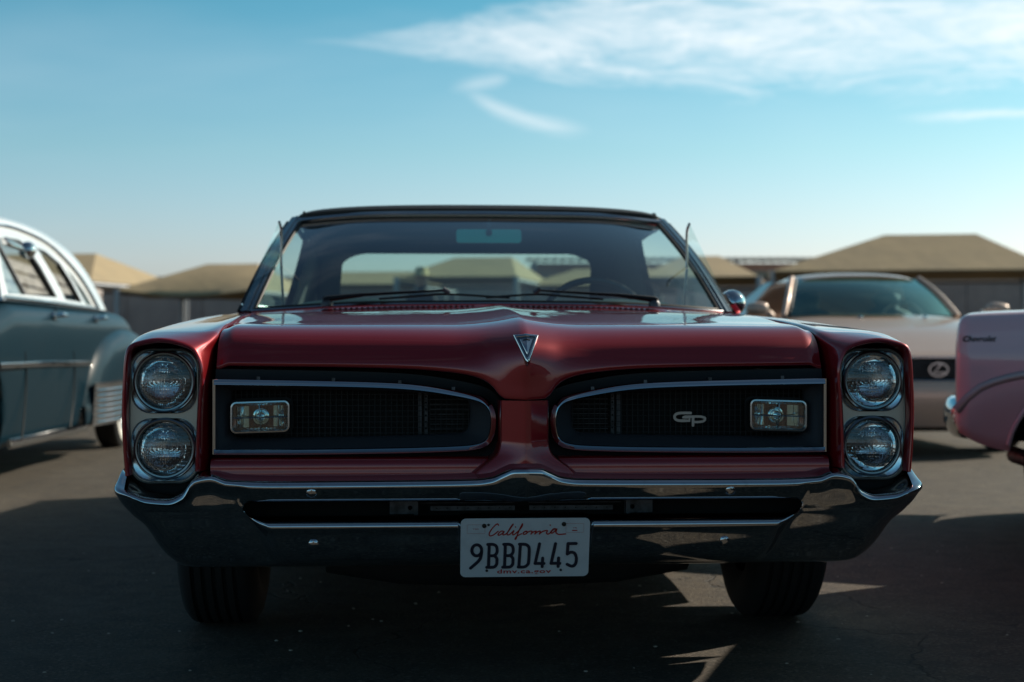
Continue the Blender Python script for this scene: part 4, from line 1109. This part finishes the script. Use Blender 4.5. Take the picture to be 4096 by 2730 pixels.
    for f in (-1, 1):
        for (x0, x1, xb0, xb1) in ((1.55, 1.63, 1.25, 1.36), (2.42, 2.50, 2.40, 2.50), (3.25, 3.7, 3.3, 3.95)):
            pil = MB(); pil.grid([[(xb0+(x0-xb0)*t, Wd/2+f*(.75-.15*t), 1.0+(ez(x0)-1.0)*t), (xb1+(x1-xb1)*t, Wd/2+f*(.75-.15*t), 1.0+(ez(x1)-1.0)*t)] for t in lin(0, 1, 6)])
            pil.build('pillar', paint, C_)
        MB().grid([[(1.36+.27*t+(2.40-1.36+(2.42-1.63-1.04)*t)*u, Wd/2+f*(.74-.15*t), 1.0+(.42)*t) for u in (0, 1)] for t in (0, 1)]).build('side_window', 'teal_glass', C_)
    MB().grid([[(1.25+.30*t, Wd/2+s*(.75-.15*t), 1.0+.37*t) for s in (-1, 0, 1)] for t in (0, 1)]).build('windshield', 'teal_glass', C_)
    MB().grid([[(3.95-.25*t, Wd/2+s*(.75-.15*t), 1.0+.20*t) for s in (-1, 0, 1)] for t in (0, 1)]).build('rear_window', 'teal_glass', C_)
    MB().box(.3, 4.5, .28, Wd-.28, .26, .55).box(1.3, 3.9, .1, Wd-.1, .5, .95).build('underbody', 'underbody', C_)
    MB().tube([(.22, .22, .36), (.30, .10, .345), (.6, .08, .335)], .035, 10).build('lower_arm', 'dark_metal', C_)
    if script:
        text_mesh(script, .034, lambda u, v, d: (.098+u, .012-d, .848+v), 0, .006, ax=.95, shear=.35, bold=.0006).build('fender_script', 'black_trim', C_, smooth=0)
    return C_
side_sedan('pink_sedan', (1.835, 6.50, 0), R(-23), 'pink_paint', 'pale pink old sedan, front fender with dark script and open wheel arch', 'Chevrolet')

side_sedan('unseen_dark_sedan', (1.70, 4.42, 0), R(-18), 'green_paint', 'unseen dark green old sedan by the pink sedan, added for its shadow', None)  # out of frame; added to cast shade on the ground right of the coupe
side_sedan('unseen_gold_sedan', (1.85, 2.25, 0), R(-14), 'gold_paint', 'unseen gold old sedan added to shade the ground ahead of the red coupe', None)  # never in view; added to darken the ground that the front bumper reflects

# ------------------------------------------------------------------ gold convertible-style coupe behind
LX = empty('gold_coupe', (3.06, 11.3, 0), R(3.0))
tag(LX, 'champagne gold modern coupe with round mirrors and black barred grille, facing out', 'car')
l_top = pchip([(0, .50), (.05, .66), (.12, .72), (.35, .80), (.8, .915), (1.2, .985), (1.55, 1.035), (1.8, 1.05), (3.2, 1.03), (4.0, .99), (4.4, .85), (4.5, .6)])
l_w = pchip([(0, .62), (.06, .72), (.25, .82), (.6, .88), (1.2, .91), (3.2, .91), (4.2, .86), (4.5, .72)])
def lx_sec(y):
    zt, w = l_top(y), l_w(y); zb = .22
    for wy in (.85, 3.47):
        d = abs(y-wy)
        if d < .37: zb = max(zb, .33+sqrt(.137-d*d))
    crown = .05*smoothstep(y, .1, .8)*(1-smoothstep(y, 3.6, 4.4))
    P = [(0, zt+crown*.3), (w*.45, zt+crown*.2), (w*.74, zt-.01), (w*.88, zt-.045), (w*.96, zt-.14 if zt > .75 else zt-.10), (w, .56), (w*.995, .42), (w*.96, .28), (w*.93, .22)]
    return [(x, max(z, zb) if x > .5*w else z) for x, z in cr(P, 4)]
lb = MB()
ly = lin(0, .15, 9)+lin(.18, 4.5, 100)
for sg in (-1, 1): lb.grid([[(sg*x, y, z) for x, z in lx_sec(y)] for y in ly])
lb.build('body', 'gold_paint', LX, smooth=50)
# nose below the hood
ns = MB(); rows = []
for z in lin(.22, .56, 14):
    bulge = .05*sin(pi*(z-.22)/.34*.8)
    rows.append([(x*.60/.62*1.0, -.035-bulge+.10*(x/.62)**2, z) for x in lin(-.62, .62, 21)])
ns.grid(rows).build('front_bumper', 'gold_paint', LX, smooth=60)
gr = MB(); gr.prism(cr([(-.34, .565), (.34, .565), (.40, .64), (.36, .705), (0, .715), (-.36, .705), (-.40, .64)], 4, True), lambda u, v, d: (u, -.05-d+.12*u*u+.10*(v-.56), v), -.05, .0)
GL = gr.build('grille', 'black_trim', LX)
for k in range(5):
    z = .585+k*.026; MB().tube([(u, -.062+.12*u*u+.10*(z-.56), z) for u in lin(-.37, .37, 13)], .0045, 6).build('grille_bar', 'dark_metal', GL)
rim = cr([(-.34, .562), (.34, .562), (.405, .64), (.365, .712), (0, .722), (-.365, .712), (-.405, .64)], 4, True)
MB().tube([(u, -.060+.12*u*u+.10*(v-.56), v) for u, v in rim], .010, 8, closed=True).build('grille_surround', 'satin_chrome', GL)
lg = MB(); lm = lambda u, v, d: (u, -.070-d+.10*(.64-.56), .634+v)
lg.ribbon([(.068*cos(a), .047*sin(a)) for a in lin(0, 2*pi, 49)[:-1]], .013, lm, 0, .008, closed=True)
lg.ribbon([(.014, .036), (-.034, -.022), (.048, -.022)], .015, lm, 0, .009)
lg.build('emblem', 'pillar_trim', LX, smooth=0)
for sg in (-1, 1):
    MB().lathe([(.0, -.02), (.07, -.01), (.10, .02), (.11, .06)], 24, lambda a, c, h: (sg*.60+a*1.25, .055+h, .62+c*.62)).build('headlight', 'clear_glass', LX)
    q = MB(); m0 = (sg*.995, 1.46, 1.105)
    rows = []
    for a in lin(-1, 1, 13):
        r = sqrt(max(0, 1-a*a))
        rows.append([(m0[0]+sg*(a*.098), m0[1]+.05*r*cos(t), m0[2]+.050*r**.6*sin(t)*(1-.12*a)) for t in lin(0, 2*pi, 17)[:-1]])
    q.grid(rows, cu=True); q.tube([(sg*.90, 1.50, 1.075), (sg*.86, 1.52, 1.04)], .03, 8)
    q.build('door_mirror', 'gold_paint', LX, smooth=70)
    wheel(LX, sg*.78, .85, .33, .23, sg); wheel(LX, sg*.78, 3.47, .33, .23, sg)
# cabin
lw_b = lambda s: (s*.70, 1.42+.22*abs(s)**2.2, 1.055-.005*s*s); lw_t = lambda s: (s*.535, 2.02+.09*s*s, 1.385-.02*s*s)
def lws(s, t):
    b_, t_ = lw_b(s), lw_t(s); q = .03*sin(pi*t)
    return (b_[0]+(t_[0]-b_[0])*t, b_[1]+(t_[1]-b_[1])*t-q*.5, b_[2]+(t_[2]-b_[2])*t+q*.7)
MB().grid([[lws(s, t) for s in lin(-1, 1, 21)] for t in lin(0, 1, 9)]).build('windshield', 'coupe_glass', LX)
rf = MB(); rz_ = pchip([(1.98, 1.395), (2.1, 1.418), (2.5, 1.432), (3.0, 1.40), (3.6, 1.22), (3.9, 1.06)])
rows = []
for y in lin(1.98, 3.9, 26):
    w = .555+.02*sin((y-2)/1.9*pi)+.14*smoothstep(y, 2.8, 3.9); zc = rz_(y)
    rows.append([(s*w, y+.09*s*s*(1-smoothstep(y, 2, 2.5)), zc-.05*abs(s)**2.6-.05*smoothstep(abs(s), .8, 1.0)*.6) for s in lin(-1, 1, 25)])
rf.grid(rows)
rf.build('roof', 'gold_paint', LX, smooth=60)
for sg in (-1, 1):
    p_ = MB(); P = [lws(sg, t) for t in lin(-.03, 1.03, 10)]
    p_.tube([(x+sg*.022, y+.02, z+.006) for x, y, z in P], .025, 8)
    p_.grid([[(sg*(.80-.22*t), y0+(y1-y0)*u, 1.04+.33*t-.0*u) for u in lin(0, 1, 4)] for t, y0, y1 in ((0, 3.05, 4.0), (.5, 2.95, 3.65), (1, 2.75, 3.1))])
    p_.build('pillar', 'gold_paint', LX, smooth=60)
    MB().tube([lws(sg*.985, t) for t in lin(0, 1, 8)], .014, 6).build('gasket', 'black_rubber', LX)
    s_ = MB(); cx = sg*.36
    rows = [[(cx+w*cos(a), y+.05*sin(a), z) for a in lin(0, 2*pi, 21)[:-1]] for w, y, z in ((.23, 2.30, .80), (.235, 2.34, .98), (.20, 2.40, 1.09), (.10, 2.42, 1.13), (.10, 2.43, 1.15), (.125, 2.44, 1.19), (.12, 2.45, 1.24), (.07, 2.455, 1.265), (0, 2.455, 1.27))]
    s_.grid(rows, cu=True).build('seat', 'seat_leather', LX, smooth=60)
MB().tube([(.36+.19*cos(a), 1.98+.06*sin(a), 1.0+.17*sin(a)) for a in lin(0, 2*pi, 33)[:-1]], .015, 8, closed=True).build('steering_wheel', 'dark_metal', LX)
MB().grid([[(x, 1.62+.12*x*x+dy, z) for x in lin(-.68, .68, 13)] for dy, z in ((0, 1.035), (.25, 1.045), (.34, 1.0), (.34, .8))]).build('dashboard', 'interior', LX)
MB().grid([[(x, y, .75) for x in (-.8, .8)] for y in (1.7, 3.8)]).build('cabin_floor', 'interior', LX)
MB().box(-.7, .7, .3, 4.2, .17, .40).build('underbody', 'underbody', LX)
for x in (-.17, .36): MB().lathe([(.02, -.005), (.016, .008), (0, .012)], 10, lambda a, c, h: (x+a, 1.36+c, 1.035+h)).build('washer_jet', 'chrome', LX)

# ------------------------------------------------------------------ shade canopies, walls and sheds at the back
def canopy(label, FRx, FRy, w, dep, r0, r1, ze, zr, sag=0.0, rz=-11, ridge_y=.5):
    """hip-shaped fabric shade: front right corner, width, depth, ridge from r0 to r1 (fractions of the width)."""
    c, s_ = cos(R(rz)), sin(R(rz))
    C_ = empty('shade_canopy', (FRx-c*w/2-s_*dep/2, FRy-s_*w/2+c*dep/2, 0), R(rz)); tag(C_, label, 'canopy', 'tan fabric shade canopies at the back of the lot')
    ox = oy = 0; x0, x1, yf = -w/2, w/2, -dep/2
    A, B, C2, D_ = (Vector((x, y, ze)) for x, y in ((x0, yf), (x1, yf), (x1, yf+dep), (x0, yf+dep)))
    yr = yf+dep*ridge_y; r_0, r_1 = Vector((x0+w*r0, yr, zr)), Vector((x0+w*r1, yr, zr))
    def face(name, a, b, c, d):
        rows = []; n = 12
        for j in range(n+1):
            v = j/n; row = []
            for i in range(n+1):
                u = i/n; p = a.lerp(b, u).lerp(d.lerp(c, u), v)
                edge = sag*sin(pi*u)*(1-v)**2.5; belly = .10*sag*sin(pi*u)*sin(pi*v)*4
                row.append((p.x-ox, p.y-oy, p.z-edge*0+edge*.9*(1 if name != 'x' else 0)-belly))
            rows.append(row)
        b_ = MB().grid(rows); k = len(b_.V)
        b_.V += [(x, y, z-.03) for x, y, z in b_.V[:k]]; b_.F += [tuple(i+k for i in f[::-1]) for f in b_.F[:]]
        e = n+1
        for i in range(n): b_.F.append((i, i+k, i+1+k, i+1))
        b_.build('fabric_panel', 'tan_fabric', C_, smooth=60)
    face('front', A, B, r_1, r_0); face('right', B, C2, r_1, r_1); face('back', C2, D_, r_0, r_1); face('left', D_, A, r_0, r_0)
    for x, y in ((x0, yf), (x1, yf), (x1, yf+dep), (x0, yf+dep)):
        MB().tube([(x-ox, y-oy, 0), (x-ox, y-oy, ze)], .075, 10).build('post', 'steel_post', C_)
    for P in (((x1, yf), (x1, yf+dep)), ((x0, yf+dep), (x1, yf+dep)), ((x0, yf), (x0, yf+dep))):
        MB().tube([(x-ox, y-oy, ze-.10) for x, y in P], .05, 8).build('beam', 'steel_post', C_)
    return C_
canopy('tan canopy with a broad sunlit end behind the white-roofed sedan', -10.5, 39.0, 6.0, 6.0, .35, .78, 2.36, 3.20)
canopy('low sagging olive canopy between the white-roofed sedan and the windshield', -6.1, 37.5, 3.6, 4.0, .42, .80, 2.10, 2.80, -.16)
canopy('long tan canopy seen through the left of the rear window', -2.6, 43.0, 4.4, 4.5, .2, .85, 2.42, 2.86)
canopy('canopy with a bright pointed end seen through the middle of the rear window', .10, 38.0, 3.0, 5.0, .3, .80, 2.42, 3.02)
canopy('tan canopy seen through the right of the rear window', 4.3, 40.0, 4.0, 4.0, .25, .75, 2.30, 2.80)
canopy('small canopy with a ribbed sunlit slope beside the chrome door mirror', 6.0, 38.0, 3.0, 6.0, .3, .62, 2.42, 3.08)
canopy('large tall tan canopy rising above the gold coupe', 13.2, 38.0, 6.8, 6.0, .42, .76, 2.60, 3.62, ridge_y=.38)

WL = empty('metal_wall', (0, 50, 0)); tag(WL, 'long dark brown panelled metal wall behind the canopies', 'wall')
x = -22.0
while x < 3.0:
    MB().box(x+.012, x+2.388, 0, .06, 0, 2.9).build('panel', 'wall_metal', WL, smooth=0)
    MB().box(x-.05, x+.05, -.08, .02, 0, 2.95).build('wall_post', 'wall_metal', WL, smooth=0); x += 2.4
WR = empty('storage_building', (14, 47.5, 0)); tag(WR, 'low brown-walled storage building under the large canopy', 'building')
x = -7.4
while x < 9:
    MB().box(x+.012, x+2.388, 0, .08, 0, 2.75).build('panel', 'wall_metal', WR, smooth=0); x += 2.4
MB().box(-7.4, 9.4, .1, 5, 0, 2.7).build('core', 'wall_metal', WR, smooth=0)
MB().box(-7.5, 9.5, -.15, 5.2, 2.78, 2.95).build('roof', 'roof_sheet', WR, smooth=0)
SH = empty('corrugated_shed', (6.0, 58, 0)); tag(SH, 'shed with a scalloped corrugated roof edge behind the canopies', 'building')
rows = []
for i in range(221):
    xx = -5.5+11.2*i/220; c = .07*abs(sin(xx*pi/.32))
    rows.append([(xx, -1.0, 3.75+c), (xx, 3.0, 4.05+c)])
b_ = MB().grid(rows); k = len(b_.V); b_.V += [(x, y, z-.05) for x, y, z in b_.V[:k]]; b_.F += [tuple(i+k for i in f[::-1]) for f in b_.F[:]]
b_.F += [(2*i, 2*i+2, 2*i+2+k, 2*i+k) for i in range(220)]
b_.build('corrugated_roof', 'roof_sheet', SH, smooth=0)
MB().box(-5.3, 5.5, .0, 2.8, 0, 3.72).build('wall', 'wall_metal', SH, smooth=0)
for xx in (-5.2, -1.5, 2.2, 5.4): MB().box(xx-.07, xx+.07, -.9, -.76, 0, 3.74).build('post', 'steel_post', SH, smooth=0)

# weathered slatted screen beyond the teal sedan
SF = empty('slatted_screen', (-5.0, 15.6, 0), math.atan2(8.4, -1.4)); tag(SF, 'weathered grey slatted screen behind the teal sedan', 'fence')
for k in range(13):
    MB().box(-.8, 9.6, -.012, .012, .12+k*.12, .215+k*.12).build('slat', 'weathered_slat', SF, smooth=0)
for xx in (-.7, 2.0, 5.0, 9.5): MB().box(xx-.04, xx+.04, .013, .09, 0, 1.66).build('post', 'weathered_slat', SF, smooth=0)
CB = empty('utility_cabinet', (-9.35, 37.0, 0)); tag(CB, 'small teal utility cabinet standing against the dark wall', 'cabinet')
MB().box(-.16, .16, -.15, .15, .06, 1.34).build('cabinet_case', 'teal_box', CB, smooth=0); MB().box(-.14, .14, -.163, -.152, .12, 1.28).build('door', 'teal_box', CB, smooth=0)
MB().box(-.18, .18, -.17, .17, 0, .06).build('plinth', 'wall_metal', CB, smooth=0)

# ------------------------------------------------------------------ person in a straw hat behind the red coupe
def person():
    P_ = empty('person', (-1.16, 20.0, 0), R(150)); tag(P_, 'person in dark clothes and a wide straw hat seen through the rear window', 'person')
    J = dict(pel=(0, 0, .93), sp=(0, .01, 1.12), ch=(0, 0, 1.32), nk=(0, 0, 1.46), h0=(0, -.015, 1.53), h1=(0, -.02, 1.62), h2=(0, -.005, 1.70))
    rad = dict(pel=.15, sp=.135, ch=.155, nk=.06, h0=.07, h1=.085, h2=.065)
    E_ = [('pel', 'sp'), ('sp', 'ch'), ('ch', 'nk'), ('nk', 'h0'), ('h0', 'h1'), ('h1', 'h2')]
    for s, q in ((-1, 'l'), (1, 'r')):
        for n, p, r in (('sh', (s*.17, 0, 1.39), .065), ('el', (s*.24, .03, 1.13), .045), ('wr', (s*.22, -.10, .93), .03), ('pa', (s*.215, -.14, .87), .035), ('hip', (s*.10, 0, .87), .10), ('kn', (s*.11, -.01, .49), .065), ('an', (s*.11, .01, .09), .045), ('to', (s*.12, -.14, .035), .04)):
            J[n+q] = p; rad[n+q] = r
        E_ += [('ch', 'sh'+q), ('sh'+q, 'el'+q), ('el'+q, 'wr'+q), ('wr'+q, 'pa'+q), ('pel', 'hip'+q), ('hip'+q, 'kn'+q), ('kn'+q, 'an'+q), ('an'+q, 'to'+q)]
        for f in range(5):
            d = (f-2)*.016; n1, n2 = 'f%d%s' % (f, q), 'g%d%s' % (f, q)
            J[n1] = (s*.215+d, -.17-(.01 if 0 < f < 4 else 0), .83); rad[n1] = .009
            J[n2] = (s*.215+d*1.1, -.175, .795-(.012 if f == 2 else 0)); rad[n2] = .008
            E_ += [('pa'+q, n1), (n1, n2)]
    names = list(J); me = bpy.data.meshes.new('body'); me.from_pydata([J[n] for n in names], [(names.index(a), names.index(b)) for a, b in E_], [])
    o = bpy.data.objects.new('body', me); COL.objects.link(o); o.parent = P_
    md = o.modifiers.new('skin', 'SKIN')
    for i, n in enumerate(names):
        sv = me.skin_vertices[0].data[i] if me.skin_vertices else None
        if sv: sv.radius = (rad[n], rad[n]*(.75 if n in ('ch', 'sp', 'pel') else 1)); sv.use_root = n == 'pel'
    o.modifiers.new('sub', 'SUBSURF').render_levels = 2
    me.materials.append(M['dark_cloth'])
    hd = MB().lathe([(0, -.125), (.045, -.11), (.068, -.06), (.080, 0), (.082, .05), (.07, .10), (.04, .125), (0, .13)], 20, lambda a, c, h: (a*.95, -.012+c*1.12, 1.62+h))
    hd.lathe([(.014, -.02), (.012, .01), (0, .03)], 8, lambda a, c, h: (a, -.105-.2*max(0, -h), 1.60+h+c*.3)); hd.build('head', 'skin', P_, smooth=60)
    ht = MB().lathe([(.17, -.012), (.165, -.004), (.10, .0), (.088, .01), (.082, .07), (.065, .10), (0, .105)], 28, lambda a, c, h: (a, -.01+c*1.1, 1.685+h+.10*max(0, abs(a)-.09)*abs(a)*3)).build('hat', 'hat_straw', P_, smooth=50)
person()

# pebbles on the asphalt
rng = random.Random(3); st = MB()
for i in range(70):
    D = rng.uniform(3.9, 6.5); x = rng.uniform(-.34, .34)*D; r = rng.uniform(.002, .0055)
    st.lathe([(0, -r*.3), (r, 0), (r*.8, r*.5), (0, r*.7)], 6, lambda a, c, h: (x+a*1.2, D+c*.9, r*.3+h))
tag(st.build('gravel', 'pebble', smooth=0), 'loose pale pebbles scattered on the asphalt', 'gravel', kind='stuff')
